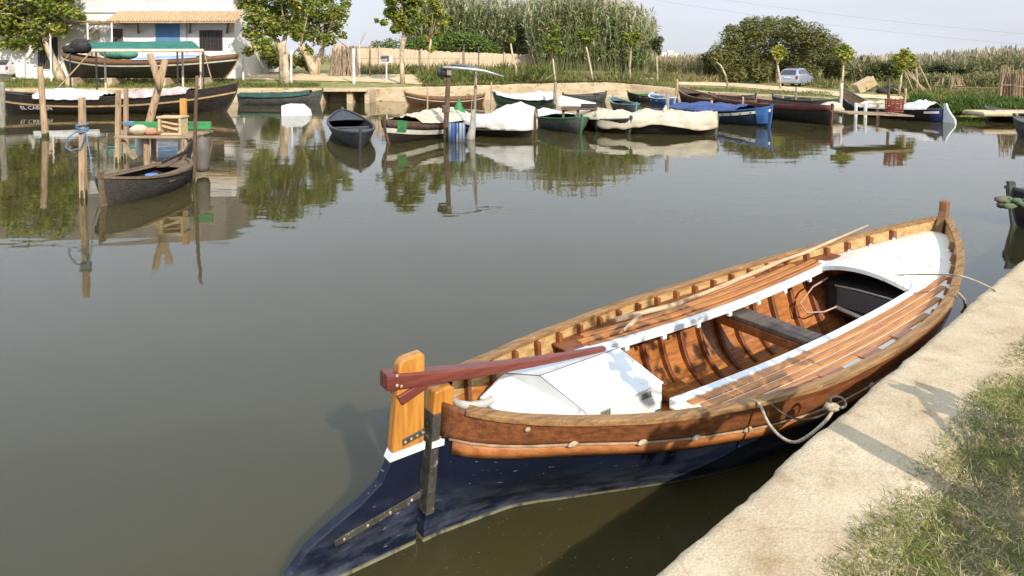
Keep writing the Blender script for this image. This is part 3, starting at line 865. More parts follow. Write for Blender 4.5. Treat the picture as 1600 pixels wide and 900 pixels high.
BAGM = M('black_cloth', C(52, 50, 50), C(34, 33, 34), scale=12, rough=.85, bump=.3)
c0 = BL(1352, 450, .33)
MB().box((5.12, -.02, .23), (.42, .98, .36)).build('bag_body', BAGM, bg, bevel=.06)
MB().box((4.898, .06, .27), (.012, .52, .20)).build('grey_panel', M('grey_mesh', C(98, 94, 92), C(74, 72, 72), scale=80, rough=.8), bg, bevel=.004)
MB().box((4.896, -.33, .27), (.012, .18, .16)).build('yellow_patch', M('yellow_cloth', C(200, 180, 70), C(150, 140, 90), scale=14, rough=.8), bg, bevel=.004)
PIP = M('white_piping', C(214, 206, 196), C(180, 170, 160), rough=.7)
MB().tube([(4.892, .34, .375), (4.888, .1, .392), (4.888, -.2, .392), (4.892, -.44, .37)], .010, 6).tube([(4.89, -.215, .39), (4.89, -.215, .17)], .008, 6).tube([(4.89, .33, .155), (4.885, .05, .12), (4.89, -.2, .13)], .022, 7).build('piping', PIP, bg, smooth=True)
cb = MB().tube([(4.85, .40, .44), (4.70, .47, .36), (4.52, .50, .22), (4.48, .40, .16), (4.62, .30, .17), (4.78, .26, .20)], .008, 6).tube([(4.87, .41, .44), (4.73, .485, .36), (4.55, .515, .21), (4.50, .40, .14)], .006, 6).build('cable', M('pink_cable', C(206, 176, 166), C(170, 140, 130), rough=.6), None, smooth=True)
cb.location = (BS[0], BS[1], 0); cb.rotation_euler = (0, 0, BA)
tag(cb, 'pale pink cable looped against the inner planking near the foredeck', 'cable')

# mooring gear
def rope(name, pts, r, label, m=ROPE, n=7, sub=5):
    P_ = [Vector(p) for p in pts]; out = []
    for i in range(len(P_) - 1):
        a = P_[max(i - 1, 0)]; b_ = P_[i]; c = P_[i + 1]; d = P_[min(i + 2, len(P_) - 1)]
        for k in range(sub):
            q = k / sub
            out.append(0.5 * ((2 * b_) + (c - a) * q + (2 * a - 5 * b_ + 4 * c - d) * q * q + (3 * b_ - a - 3 * c + d) * q ** 3))
    out.append(P_[-1])
    return tag(MB().tube(out, r, n).build(name, m, None, smooth=True), label, 'rope')
ringp = W(1309, 637, .6)
qa = W(1160, 624, .56); qb = W(1184, 629, .60)
rope('rope', [qa, qb, W(1200, 660, .53), W(1218, 681, .50), W(1240, 691, .50), W(1262, 682, .52), W(1290, 658, .56), ringp + Vector((-.02, 0, .0))], .0095, 'beige mooring line looping from the side bench to the quay ring')
rope('rope', [W(1205, 632, .585), W(1232, 651, .52), W(1262, 655, .52), W(1295, 645, .57), ringp], .006, 'thin dark mooring line slung beside the rub rail', M('dark_rope', C(96, 84, 66), C(70, 60, 48), rough=.9))
rg_ = MB(); K = 16
pts = [ringp + Vector((.045 * math.cos(2 * math.pi * i / K), .03 * math.sin(2 * math.pi * i / K), .035 + .02 * math.sin(2 * math.pi * i / K))) for i in range(K + 1)]
o = thing('mooring_ring', 'iron mooring ring wrapped in pale rope on the quay edge', 'ring', ringp)
rg_.tube([p - ringp for p in pts], .008, 6).build('ring', IRON, o, smooth=True)
MB().blob((-.04, -.01, .01), (.05, .035, .025), 9, 6, .2).build('rope_knot', ROPE, o, smooth=True)
rope('rope', [W(1372, 431, .62), W(1420, 429, .66), W(1470, 429, .76), W(1500, 431, .84), W(1520, 437, .76), W(1545, 448, .63), W(1556, 455, .605)], .0075, 'beige bow line crossing the foredeck to the quay')
rope('rope', [W(1497, 458, .68), W(1506, 468, .60), W(1508, 480, .50), W(1503, 488, .42)], .012, 'short white rope end hanging by the bow')
# ================================================================== the house, the fence, the car
HY = 48.0
PXM = HY / FPX
def hx(px): return Wd(px, 92, HY).x
def hz(py, Y=HY): return Wd(0, py, Y).z
WALLW = M('white_wall', (.80, .77, .73, 1), (.74, .70, .65, 1), scale=.8, rough=.8, spot=(.60, .54, .46, 1), spot_scale=2.5, spot_amt=.1, bump=.15, bscale=14)
TILE = M('roof_tile', C(190, 164, 128), C(160, 132, 98), scale=5, rough=.8, spot=C(150, 112, 74), spot_scale=7, spot_amt=.3)
BLUEP = M('blue_shutter', C(98, 138, 178), C(80, 116, 156), scale=3, stretch=(8, 1, 1), rough=.6)
BEIGE = M('beige_door', C(198, 188, 164), C(176, 164, 140), scale=3, rough=.6)
DGLASS = M('dark_window', C(40, 38, 40), C(58, 52, 50), scale=1.5, rough=.15)
DKWOOD = wood('dark_beam', C(96, 64, 46), C(64, 44, 32), rough=.7)
X0, X1 = hx(-190), hx(367)
gz = float(zt(hx(250), HY)) - .25
hs = thing('house', 'white two storey house with tiled awning, blue shutter and balustrade', 'house', ((X0 + X1) / 2, HY, gz))
ox, oz = (X0 + X1) / 2, gz
def hb(px0, py0, px1, py1, y0, y1):      # box between photo pixels on the facade plane
    xa, xb = hx(px0) - ox, hx(px1) - ox; za, zb = hz(py1) - oz, hz(py0) - oz
    return ((xa + xb) / 2, (y0 + y1) / 2, (za + zb) / 2), (xb - xa, y1 - y0, zb - za)
topz = hz(8) - oz
wl = MB().box((0, 4.5, topz / 2), (X1 - X0, 9, topz))
wl.build('wall', WALLW, hs)
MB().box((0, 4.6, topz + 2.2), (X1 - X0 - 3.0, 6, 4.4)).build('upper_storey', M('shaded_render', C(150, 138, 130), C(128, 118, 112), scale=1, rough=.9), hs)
c, s_ = hb(-190, 19.2, 368, 21, -.05, 0); MB().box(c, s_).build('ledge', M('shadow_line_grey', C(150, 144, 138), rough=.8), hs)  # grey colour of this strip stands in for the facade's shadow line
bal = MB(); c, s_ = hb(-190, -4.5, 368, -2, -.02, .16); bal.box(c, s_); c, s_ = hb(-190, 6.5, 368, 9.5, -.03, .18); bal.box(c, s_)
for a, b_ in ((225, 262), (268, 358), (100, 218)):
    for q in np.arange(a, b_, 3.1):
        c, s_ = hb(q, -2, q + 1.7, 6.5, .02, .12); bal.box(c, s_)
for q in (-190, 218, 262, 358):
    c, s_ = hb(q, -2, q + 7, 6.5, 0, .14); bal.box(c, s_)
bal.build('balustrade', WALLW, hs)
# tiled awning: rows of half round tiles
aw = MB(); xa, xb = hx(181) - ox, hx(384) - ox
za, zb = hz(17.5) - oz, hz(32) - oz - .15
nT = 46
rg0, rg1 = [], []
for i in range(nT * 6 + 1):
    q = i / (nT * 6); x = xa + (xb - xa) * q; h = .07 * abs(math.sin(math.pi * q * nT))
    rg0.append((x + .35 * (1 - q), 0.02, za + h)); rg1.append((x, -1.35, zb + h))
aw.loft([rg0, [tuple(np.array(a) * .5 + np.array(b_) * .5) for a, b_ in zip(rg0, rg1)], rg1], closed=False)
aw.loft([[(x, y, z - .09) for x, y, z in (rg0[0], rg0[-1])], [(x, y, z - .09) for x, y, z in (rg1[0], rg1[-1])], [(x, y, z + .01) for x, y, z in (rg1[0], rg1[-1])]], closed=False)
aw.build('awning_roof', TILE, hs)
for px in (223, 303, 361):
    x = hx(px) - ox
    MB().bar((x + .35, -1.15, zb - .06), (x - .25, -.03, hz(51) - oz), .12, .14).build('bracket', DKWOOD, hs)
# openings
def opening(name, px0, py0, px1, py1, fill, frame, bars=0, depth=.05):
    c, s_ = hb(px0, py0, px1, py1, -.035, -.004); o = MB().box(c, s_).build(name, fill, hs)
    fr = MB(); w_ = 1.3
    for a in ((px0 - w_, py0 - w_, px0, py1 + w_), (px1, py0 - w_, px1 + w_, py1 + w_), (px0, py0 - w_, px1, py0), (px0, py1, px1, py1 + w_)):
        c, s_ = hb(*a, -.07, -.002); fr.box(c, s_)
    fr.build('frame', frame, o)
    if bars:
        br = MB()
        for q in np.linspace(px0, px1, bars + 2)[1:-1]:
            c, s_ = hb(q - .35, py0, q + .35, py1, -.10, -.07); br.box(c, s_)
        c, s_ = hb(px0, (py0 + py1) / 2 - .4, px1, (py0 + py1) / 2 + .4, -.10, -.07); br.box(c, s_)
        br.build('window_bars', DKWOOD if bars < 6 else IRON, o)
    return o
opening('shutter', 244, 37, 283, 74, BLUEP, WALLW)
opening('window', 314, 48.5, 347, 77.5, DGLASS, DKWOOD, 7)
opening('window', 176, 45, 194, 68, M('grey_glass', C(128, 122, 116), C(90, 86, 84), rough=.3), WALLW, 5)
opening('door', 136, 47, 158, 100, BEIGE, WALLW)
opening('door', 60, 58, 92, 108, M('grille_dark', C(90, 82, 80), C(60, 54, 54), rough=.6), WALLW, 6)
for px in (293, 40): MB().tube([(hx(px) - ox, -.06, 0), (hx(px) - ox, -.06, hz(21) - oz)], .045, 7).build('downpipe', M('pipe_grey', C(188, 180, 172), C(160, 150, 142), rough=.6), hs)
# reed pergola left of the awning
pg = thing('pergola', 'ragged reed pergola on thin white posts in front of the house', 'pergola', (hx(160), HY - 1.2, gz))
rb_ = MB()
for i in range(150):
    x = rng.uniform(hx(102), hx(206)) - hx(160); z = hz(36.5 + rng.uniform(-2, 2), HY - 1.2) - gz
    rb_.bar((x, rng.uniform(-1, 0), z), (x + rng.uniform(-1.2, 1.2), rng.uniform(.2, 1.1), z + rng.uniform(-.1, .22)), .035, .03)
rb_.build('reed_cover', wood('dry_reed', C(172, 146, 110), C(120, 96, 70), rough=.9), pg)
for px in (111, 167, 203): MB().tube([(hx(px) - hx(160), -.9, 0), (hx(px) - hx(160), -.9, hz(37, HY - 1.2) - gz)], .055, 7).build('post', WALLW, pg)
# pruned fork tree right in front of the facade
BARK = M('pale_bark', C(208, 190, 162), C(166, 144, 116), scale=3, stretch=(1, 1, .5), rough=.9, spot=C(104, 84, 60), spot_scale=6, spot_amt=.5, bump=.7, bscale=10, dist=.03, world=True)
BARKG = M('grey_bark', C(168, 150, 126), C(118, 100, 80), scale=3, stretch=(1, 1, .5), rough=.9, spot=C(84, 68, 50), spot_scale=6, spot_amt=.5, bump=.7, bscale=10, dist=.03, world=True)

# ---- cane fence (px 560-855)
CANE = M('cane_screen', C(222, 200, 172), C(188, 162, 132), scale=3, stretch=(9, 9, .6), rough=.9, spot=C(150, 124, 96), spot_scale=9, spot_amt=.35, world=True, bump=.5, bscale=12, dist=.02)
f0, f1 = Wd(520, 112, 57), Wd(862, 112, 60)
fn = thing('cane_fence', 'long pale cane screen fence behind the weeds', 'fence', (f0.x, f0.y, float(zt(f0.x, f0.y))))
def fpt(px):
    q = (px - 520) / (862 - 520); return Vector((f0.x + (f1.x - f0.x) * q, f0.y + (f1.y - f0.y) * q, 0))
for a, b_ in ((520, 590), (590, 655), (655, 720), (720, 785), (785, 845)):
    k = MB(); rg = []
    for q in np.linspace(a, b_ - .5, 26):
        p = fpt(q); zz = Wd(q, np.interp(q, [520, 580, 700, 855], [70, 74, 81, 86]), p.y).z + random.uniform(-.05, .05)
        y = p.y + random.uniform(-.03, .03)
        rg.append([(p.x - f0.x, y - f0.y, -.3), (p.x - f0.x, y - f0.y, zz - fn.location.z), (p.x - f0.x, y - f0.y + .06, zz - fn.location.z), (p.x - f0.x, y - f0.y + .06, -.3)])
    k.loft(rg, True, True).build('cane_panel', CANE, fn)
for q in (590, 655, 720, 785, 849):
    p = fpt(q); MB().tube([(p.x - f0.x, p.y - f0.y - .1, -.3), (p.x - f0.x, p.y - f0.y - .1, Wd(q, np.interp(q, [520, 580, 700, 855], [69, 72, 79, 84]), p.y).z - fn.location.z)], .07, 7).build('post', CANE, fn)
MB().bar(fpt(845) - fpt(520) + Vector((0, -.08, 1.2)), fpt(858) - fpt(520) + Vector((0, -.08, 1.2)), .08, 2.9).build('end_panel', CANE, fn)
# wire fence of thin posts in front of it
WIRE = M('dull_steel', C(120, 112, 104), C(88, 80, 74), rough=.6)
wf = thing('wire_fence', 'thin wire fence on slender posts in front of the cane screen', 'fence', G(600, 118))
wp = [G(px, 119) for px in (545, 562, 655, 725, 748)]
for p, h, px in zip(wp, (2.6, 2.6, 2.3, 2.4, 2.2), (545, 562, 655, 725, 748)):
    MB().tube([p - wp[0] + wp[0] - wf.location, p - wf.location + Vector((0, 0, h))], .045, 6).build('post', WIRE if px > 600 else WALLW, wf)
for zz in (.5, 1.3, 2.1):
    MB().tube([p - wf.location + Vector((0, 0, zz)) for p in wp], .012, 4).build('wire', WIRE, wf)

# ---- notice board
p = G(604, 127); nbd = thing('notice_board', 'small framed notice board on a white post', 'sign', p)
k = 1050 / p.y
zc = Wd(603, 92.3, p.y).z - p.z
MB().tube([(0, 0, 0), (0, 0, zc - .2)], .05, 8).build('post', WALLW, nbd)
MB().box((0, -.03, zc), (19 / k, .05, 11.5 / k)).build('frame', WALLW, nbd, bevel=.01)
MB().box((-1.6 / k, -.062, zc), (12 / k, .012, 8 / k)).build('dark_panel', M('board_maroon', C(112, 62, 72), C(70, 60, 62), scale=9, stretch=(1, 1, 6), rough=.6), nbd)
MB().box((6.6 / k, -.062, zc - .5 / k), (4.6 / k, .012, 7 / k)).build('white_notice', WHITEP, nbd)
for q in (-2.2, -.4, 1.5): MB().box((-2.2 / k, -.0695, zc + q / k), (8 / k, .004, .7 / k)).build('line_of_print', WHITEP, nbd)

# ---- cars
GLASSD = M('car_glass', C(58, 62, 66), C(48, 50, 54), rough=.08, spec=.8)
TYRE = M('tyre', C(34, 33, 32), C(24, 24, 24), rough=.9)
RIM = M('rim', C(170, 172, 174), C(120, 122, 124), rough=.4, metal=.6)
REDL = M('tail_light', C(170, 40, 36), C(130, 26, 26), rough=.2)
def car(loc, rz, paint, label, plate=True):
    t_ = thing('parked_car', label, 'car', loc, rz)          # +x is forward
    Lc, Wc = 4.05, 1.70
    # side outline of the lower body and of the glasshouse
    st = [(-2.02, .30, .62, .80), (-1.95, .24, .90, .83), (-1.6, .22, .96, .85), (-.8, .2, .97, .85), (.4, .2, .94, .85), (1.0, .2, .88, .84), (1.55, .22, .80, .80), (1.92, .26, .66, .72), (2.03, .34, .54, .62)]
    rg = []
    for x, zl, zh, hw in st:
        rg.append([(x, -hw * .92, zl), (x, -hw, zl + .12), (x, -hw, (zl + zh) / 2 + .05), (x, -hw * .95, zh - .03), (x, -hw * .86, zh), (x, hw * .86, zh), (x, hw * .95, zh - .03), (x, hw, (zl + zh) / 2 + .05), (x, hw, zl + .12), (x, hw * .92, zl)])
    MB().loft(rg, True, True).build('body', paint, t_, smooth=False, bevel=.03)
    cab = [(-1.93, .93, .66), (-1.45, 1.36, .58), (-.9, 1.45, .57), (.0, 1.45, .57), (.35, 1.38, .58), (1.12, .88, .70)]
    low = [(-1.96, .90, .76), (-1.5, .94, .78), (-.9, .95, .78), (.0, .95, .78), (.4, .93, .78), (1.2, .86, .76)]
    MB().loft([[(l[0], -l[2], l[1]), (c[0], -c[2], c[1] - .015), (c[0], -c[2] * .8, c[1]), (c[0], c[2] * .8, c[1]), (c[0], c[2], c[1] - .015), (l[0], l[2], l[1])] for c, l in zip(cab, low)], True, True).build('cabin', paint, t_, bevel=.02)
    # windows sit just proud of the cabin
    def pane(pts, name='window', m=GLASSD):
        c = sum((Vector(p) for p in pts), Vector()) / len(pts); n_ = (Vector(pts[1]) - Vector(pts[0])).cross(Vector(pts[2]) - Vector(pts[0])).normalized()
        if n_.dot(c - Vector((0, 0, .6))) < 0: n_ = -n_
        MB().add([Vector(p) + n_ * .012 for p in pts], [tuple(range(len(pts)))]).build(name, m, t_, solid=.012)
    pane([(-1.925, -.60, .96), (-1.925, .60, .96), (-1.52, .50, 1.31), (-1.52, -.50, 1.31)], 'rear_window')
    pane([(1.05, -.62, .93), (1.05, .62, .93), (.44, .5, 1.33), (.44, -.5, 1.33)], 'windscreen')
    for sd in (-1, 1):
        def sidept(x, z):
            q = (z - .95) / .45; return (x, sd * (.765 * (1 - q) + .580 * q), z)
        pane([sidept(-.86, .99), sidept(-.12, .99), sidept(-.12, 1.36), sidept(-.80, 1.36)])
        pane([sidept(-.04, .99), sidept(.86, .97), sidept(.36, 1.32), sidept(-.04, 1.36)])
        pane([sidept(-1.62, 1.02), sidept(-.94, .99), sidept(-.9, 1.36), sidept(-1.36, 1.30)])
        for x in (-1.28, 1.22):
            w_ = MB().tube([(x, sd * .66, .30), (x, sd * .845, .30)], .30, 18).build('wheel', TYRE, t_)
            MB().tube([(x, sd * .84, .30), (x, sd * .857, .30)], .19, 14).build('rim', RIM, w_)
        MB().box((-1.985, sd * .70, .72), (.09, .17, .26)).build('tail_light', REDL, t_, bevel=.02)
        MB().box((.72, sd * .92, .98), (.10, .14, .10)).build('wing_mirror', paint, t_, bevel=.02)
        MB().box((1.93, sd * .55, .60), (.10, .28, .12)).build('headlight', RIM, t_, bevel=.02)
        MB().box((-.1, sd * .862, .75), (.16, .02, .03)).build('door_handle', paint, t_)
    MB().box((-2.05, 0, .42), (.12, 1.56, .22)).build('bumper', paint, t_, bevel=.03)
    MB().box((-2.04, 0, .73), (.02, .50, .11)).build('number_plate', WHITEP, t_)
    return t_
SILV = M('silver_paint', C(176, 182, 196), C(168, 174, 190), rough=.25, metal=.35, coat=.5)
p = G(1251, 139)
_k = Wd(1251, 139, 54)
cp = Vector((_k.x, 54, float(zt(_k.x, 54))))
car((cp.x, cp.y + .8, cp.z + .02), R(90 - 42), SILV, 'silver hatchback parked on the track by the big bush')
p = G(10, 122)
car((p.x + .35, p.y + 1.0, p.z), R(84), M('pale_paint', C(198, 198, 196), C(184, 184, 182), rough=.3, coat=.4), 'pale car with red tail lights behind the leafy tree on the left')
# pallets, tyre heap and bundles on the right bank
PALE = wood('pale_plank', C(214, 190, 152), C(172, 146, 108), rough=.85)
p = G(1357, 144)
pt_ = thing('wooden_crate', 'pale wooden crate tipped on its side by the dark bush', 'crate', p)
rot = Matrix.Rotation(R(-28), 3, 'Y')
for i in range(5): MB().bar(rot @ Vector((-.62, -.3, .30 + .13 * i)), rot @ Vector((.62, -.3, .30 + .13 * i)), .03, .11).build('slat', PALE, pt_)
for x in (-.7, .7): MB().bar(rot @ Vector((x * .82, -.25, .24)), rot @ Vector((x * .82, -.25, .9)), .08, .06).build('batten', PALE, pt_)
MB().box(rot @ Vector((0, .1, .56)), (1.2, .55, .62), rot).build('crate_body', CANE, pt_)
p = G(1390, 146)
tarp_ = MB()
for i in range(5): tarp_.blob((random.uniform(-.7, .7), random.uniform(-.3, .3), random.uniform(.1, .3)), (.45, .4, .25), 9, 6, .3)
BLACKT = M('black_sheet', C(58, 54, 52), C(36, 34, 34), scale=4, rough=.7, bump=.5)
o = tarp_.build('sheet_heap', BLACKT, None, smooth=True); o.location = p
tag(o, 'crumpled dark plastic sheeting heaped beside the tipped crate', 'plastic sheet')
# leaning poles and standing cane bundles
LPOLE = wood('old_pole', C(190, 166, 132), C(140, 116, 90), rough=.9)
base = [(1452, 148), (1446, 148), (1440, 147), (1436, 147), (1432, 148), (1428, 147), (1456, 147)]
top = [(1412, 110), (1416, 108), (1424, 112), (1430, 106), (1432, 100), (1408, 100), (1436, 102)]
for i, (a, b_) in enumerate(zip(base, top)):
    pa = G(*a); pb = Wd(b_[0], b_[1], pa.y + .4)
    o = MB().tube([pa - pa, (pb - pa) * .5 + Vector((.03, 0, .02)), pb - pa], [.06, .05, .035], 7).build('leaning_pole', LPOLE, None, smooth=True); o.location = pa
    tag(o, 'long bare pole leaning in the fan of poles by the yellow sapling', 'pole', 'fan of leaning poles by the yellow sapling')
CANEB = M('weathered_cane', C(184, 160, 130), C(140, 116, 90), scale=5, stretch=(9, 9, .6), rough=.9)
def bundle(px, ytop, ybot, wpx, lean, label, n=34):
    p = G(px, ybot); t_ = thing('cane_bundle', label, 'cane bundle', p)
    k = p.y / FPX; h = (ybot - ytop) * k; w_ = wpx * k
    mb_ = MB()
    for i in range(n):
        a = rng.uniform(-.5, .5); y = rng.uniform(-.25, .25)
        mb_.tube([(a * w_, y, 0), (a * w_ * .8 + lean * h * .5 + rng.uniform(-.04, .04), y, h * .5), (a * w_ * .55 + lean * h + rng.uniform(-.1, .1), y * .6, h * rng.uniform(.75, 1.05))], [.035, .03, .018], 5)
    mb_.build('canes', CANEB, t_)
    z = h * .45
    MB().tube([(w_ * .42 * math.cos(q) + lean * z, .28 * math.sin(q), z) for q in np.linspace(0, 2 * math.pi, 15)], .025, 5).build('tie', LPOLE, t_)
bundle(1493, 118, 146, 24, .05, 'squat upright bundle of cut canes beside the leaning poles')
bundle(1462, 120, 145, 12, .35, 'thin cane bundle leaning right next to the squat upright one', 12)
bundle(1572, 103, 157, 26, .02, 'tall upright bundle of cut canes near the right rail')
bundle(1597, 108, 158, 22, -.05, 'cane stack at the far right end of the rail')
rl = thing('rail_fence', 'low pale wooden rail along the right bank', 'fence', G(1500, 150))
a, b_ = G(1492, 150), G(1640, 158)
MB().tube([a - rl.location + Vector((0, 0, .48)), b_ - rl.location + Vector((0, 0, .62))], .03, 6).build('rail', LPOLE, rl)
for q in (0, .25, .5, .75, 1):
    p = a.lerp(b_, q) - rl.location; MB().tube([p - Vector((0, 0, .1)), p + Vector((0, 0, .62))], .04, 6).build('post', LPOLE, rl)
# scattered pale stones under the saplings
STONE = M('pale_stone', C(210, 196, 170), C(170, 152, 126), scale=4, rough=.9, bump=.4)
for i, px in enumerate((915, 935, 950, 1000, 1012, 1022)):
    p = G(px, 126 + random.uniform(-1, 1.5)); o = MB().blob((0, 0, .06), (random.uniform(.25, .5), .25, random.uniform(.1, .2)), 8, 6, .2).build('stone', STONE, None, smooth=True); o.location = p
    tag(o, 'pale flat stone in the grass between the saplings', 'stone', 'pale stones between the saplings')
# white houses on the horizon
for px, h_ in ((1038, 7), (1046, 9), (1056, 6)):
    p = Wd(px, 92, 620)
    t_ = thing('distant_house', {1038: 'small pale building on the far horizon, left of three', 1046: 'tallest pale building on the far horizon', 1056: 'small pale building on the far horizon, right of three'}[px], 'building', (p.x, p.y, 1.8), group='pale buildings on the horizon')
    MB().box((0, 0, h_ / 2), (5.5, 5, h_)).build('wall', WALLW, t_)
    MB().box((0, 0, h_ + .2), (5.8, 5.3, .4)).build('roof', TILE, t_)
# power lines
p0, p1 = Wd(1080, -8, 150), Wd(1640, 56, 150)
for i, dz in enumerate((0, -2.4)):
    pts = [p0.lerp(p1, q) + Vector((0, 0, dz - 6 * q * (1 - q) * .5)) for q in np.linspace(-.1, 1.3, 30)]
    tag(MB().tube(pts, .016, 4).build('power_line', WIRE, None), ('upper' if i == 0 else 'lower') + ' thin power line crossing the sky on the right', 'power line')
# ================================================================== the boats across the water
HULLB = M('black_hull', C(54, 46, 42), C(38, 33, 31), scale=2.5, stretch=(1, 1, 3), rough=.55, spot=C(104, 94, 82), spot_scale=6, spot_amt=.2)
HULLG = M('grey_hull', C(92, 92, 88), C(66, 68, 64), scale=2.5, stretch=(1, 1, 3), rough=.7, spot=C(140, 136, 124), spot_scale=6, spot_amt=.3)
HULLGR = M('green_hull', C(62, 84, 72), C(48, 64, 56), scale=2.5, rough=.6, spot=C(120, 120, 104), spot_scale=6, spot_amt=.3)
HULLBR = M('brown_hull', C(112, 78, 58), C(84, 58, 44), scale=2.5, stretch=(1, 6, 6), rough=.6, spot=C(150, 120, 94), spot_scale=6, spot_amt=.3)
HULLW = M('old_grey_wood', C(74, 68, 62), C(46, 42, 39), scale=3, stretch=(1, 9, 9), rough=.85, spot=C(66, 56, 46), spot_scale=5, spot_amt=.4, bump=.4)
STRIPEW = M('white_stripe', C(226, 220, 206), C(196, 188, 172), scale=4, rough=.6)
STRIPET = M('tan_stripe', C(212, 182, 136), C(178, 146, 102), scale=4, rough=.7)
INNER = M('boat_inside', C(112, 92, 72), C(76, 62, 50), scale=4, stretch=(1, 6, 6), rough=.85)
TARPW = M('white_tarp', (.68, .66, .62, 1), (.58, .555, .51, 1), scale=2, rough=.75, spot=(.5, .46, .40, 1), spot_scale=3, spot_amt=.15, bump=.4, bscale=5, dist=.03)
TARPC = M('cream_tarp', C(206, 194, 172), C(182, 168, 144), scale=2, rough=.8, bump=.4, bscale=5, dist=.03)
TARPB = M('blue_tarp', C(66, 86, 138), C(50, 66, 110), scale=3, rough=.6, bump=.5, bscale=6, dist=.03)
TARPG = M('green_tarp', C(46, 84, 70), C(34, 62, 54), scale=3, rough=.7, bump=.4, bscale=6, dist=.03)
GREENP = M('green_paint', C(62, 130, 74), C(48, 104, 62), scale=4, rough=.6, spot=C(140, 150, 120), spot_scale=8, spot_amt=.2)
BLUEH = M('blue_paint', C(66, 108, 164), C(50, 88, 142), scale=3, rough=.5)
class Boat:
    def __init__(s, label, A, B, beam, mid, bow, stern, hull=HULLB, gun=CAPW, inner=INNER, stripe=None, stripe_d=.2, stripe_t=.04, keel=-.22, rb=.35, rs=.2, upper=None, upper_d=.2, deck=(0, .2), thw=2, name='moored_boat', cat='boat', z0=0, group=None, full=.62, transom=0.0):
        A = Vector(A); B = Vector(B); d = B - A
        s.rz = math.atan2(d.y, d.x); s.L = d.length + rb + rs; s.rb, s.rs = rb, rs
        u = d.normalized(); o = A - u * rs; s.loc = Vector((o.x, o.y, z0))
        s.t = thing(name, label, cat, s.loc, s.rz, group)
        s.beam, s.mid, s.bow, s.stern, s.keel, s.full, s.tr = beam, mid, bow, stern, keel, full, transom
        T = np.concatenate([[0, .012, .03, .06], np.linspace(.1, .9, 22), [.94, .97, .988, 1]])
        s.T = T
        for side in (1, -1):
            MB().loft([[s.p(t_, f, side) for f in np.linspace(0, 1, 8)] for t_ in T], closed=False).build('hull', hull, s.t, smooth=True)
            if upper:
                MB().loft([[s.p(t_, 1 - upper_d / (s.zs(t_) - keel) * q, side, .012) for q in (0, .5, 1)] for t_ in T], closed=False).build('upper_strake', upper, s.t, smooth=True, solid=.012)
            rg = []
            for t_ in T:
                a = s.p(t_, 1, side); n_ = Vector((0, side, 0))
                rg.append([a + n_ * .03 + Vector((0, 0, -.03)), a + n_ * .03 + Vector((0, 0, .015)), a - n_ * min(.05, a.y * side) + Vector((0, 0, .015)), a - n_ * min(.05, a.y * side) + Vector((0, 0, -.03))])
            MB().loft(rg, True, True).build('gunwale', gun, s.t)
            if stripe:
                rg = []
                for t_ in T:
                    f = 1 - stripe_d / (s.zs(t_) - keel); f2 = 1 - (stripe_d + stripe_t * 2) / (s.zs(t_) - keel)
                    rg.append([s.p(t_, f, side, .004), s.p(t_, f, side, .03), s.p(t_, f2, side, .03), s.p(t_, f2, side, .004)])
                MB().loft(rg, True, True).build('rub_rail', stripe, s.t)
        fl = max(.045, keel + .2)
        rg = []
        for t_ in T:
            f0 = max(0.02, (fl - keel) / (s.zs(t_) - keel))
            rg.append([s.p(t_, f0 + (1 - f0) * q, 1, -.03) for q in (1, .7, .35, 0)] + [s.p(t_, f0 + (1 - f0) * q, -1, -.03) for q in (0, .35, .7, 1)])
        MB().loft(rg, closed=False).build('inside', inner, s.t, smooth=False)
        # stem and stern posts
        for e, h in ((1, bow), (0, stern)):
            pts = [s.p(e, f, 1, 0) for f in np.linspace(0, 1, 6)]
            sg = 1 if e else -1
            MB().loft([[(q.x - sg * .05, .045, q.z), (q.x + sg * .05, .03, q.z), (q.x + sg * .05, -.03, q.z), (q.x - sg * .05, -.045, q.z)] for q in pts + [pts[-1] + Vector((sg * .02, 0, .10))]], True, True).build('stem_post' if e else 'stern_post', gun, s.t)
        for (a, b_) in ((1 - deck[1], 1), (0, deck[0])):
            if b_ - a > .02:
                MB().loft([[s.p(t_, 1, 1, -.02) + Vector((0, 0, -.05)), Vector((s.p(t_, 1, 1).x, 0, s.zs(t_) - .02)), s.p(t_, 1, -1, -.02) + Vector((0, 0, -.05))] for t_ in np.linspace(a, min(b_, .995) if b_ > .5 else b_, 9)], closed=False).build('foredeck' if a > .5 else 'stern_deck', hull if hull is not HULLW else gun, s.t, solid=.02)
        for i in range(thw):
            t_ = .28 + .45 * (i + .5) / thw; z = s.zs(t_) - .14; h = s.hb(t_) - .03
            MB().box((s.x(t_, .8), 0, z), (.2, 2 * h, .04)).build('thwart', gun, s.t)
    def zs(s, t): return s.mid + (s.bow - s.mid) * max(0, (t - .4) / .6) ** 2.3 + (s.stern - s.mid) * max(0, (.4 - t) / .4) ** 2.3
    def hb(s, t):
        q = abs(2 * t - 1 + .04 * (1 - abs(2 * t - 1)))
        b_ = max(0, 1 - q ** 2.2) ** s.full
        if s.tr and t < .5: b_ = max(b_, s.tr + (1 - s.tr) * (1 - q ** 2.2))
        return max(.02, s.beam / 2 * b_)
    def x(s, t, f):
        f = min(1, max(0, f)); lo = s.rs * (1 - f) ** 1.2; hi = s.L - s.rb * (1 - f) ** 1.6
        return lo + (hi - lo) * t
    def p(s, t, f, side, off=0):
        e = s.hb(t) / (s.beam / 2)
        g_ = np.interp(f, [0, .12, .3, .5, .75, 1], [.04, .42, .68, .83, .95, 1]) ** (1 + (1 - e) * 1.4)
        return Vector((s.x(t, f), side * max(.012, s.hb(t) * g_ + off), s.keel + (s.zs(t) - s.keel) * f))
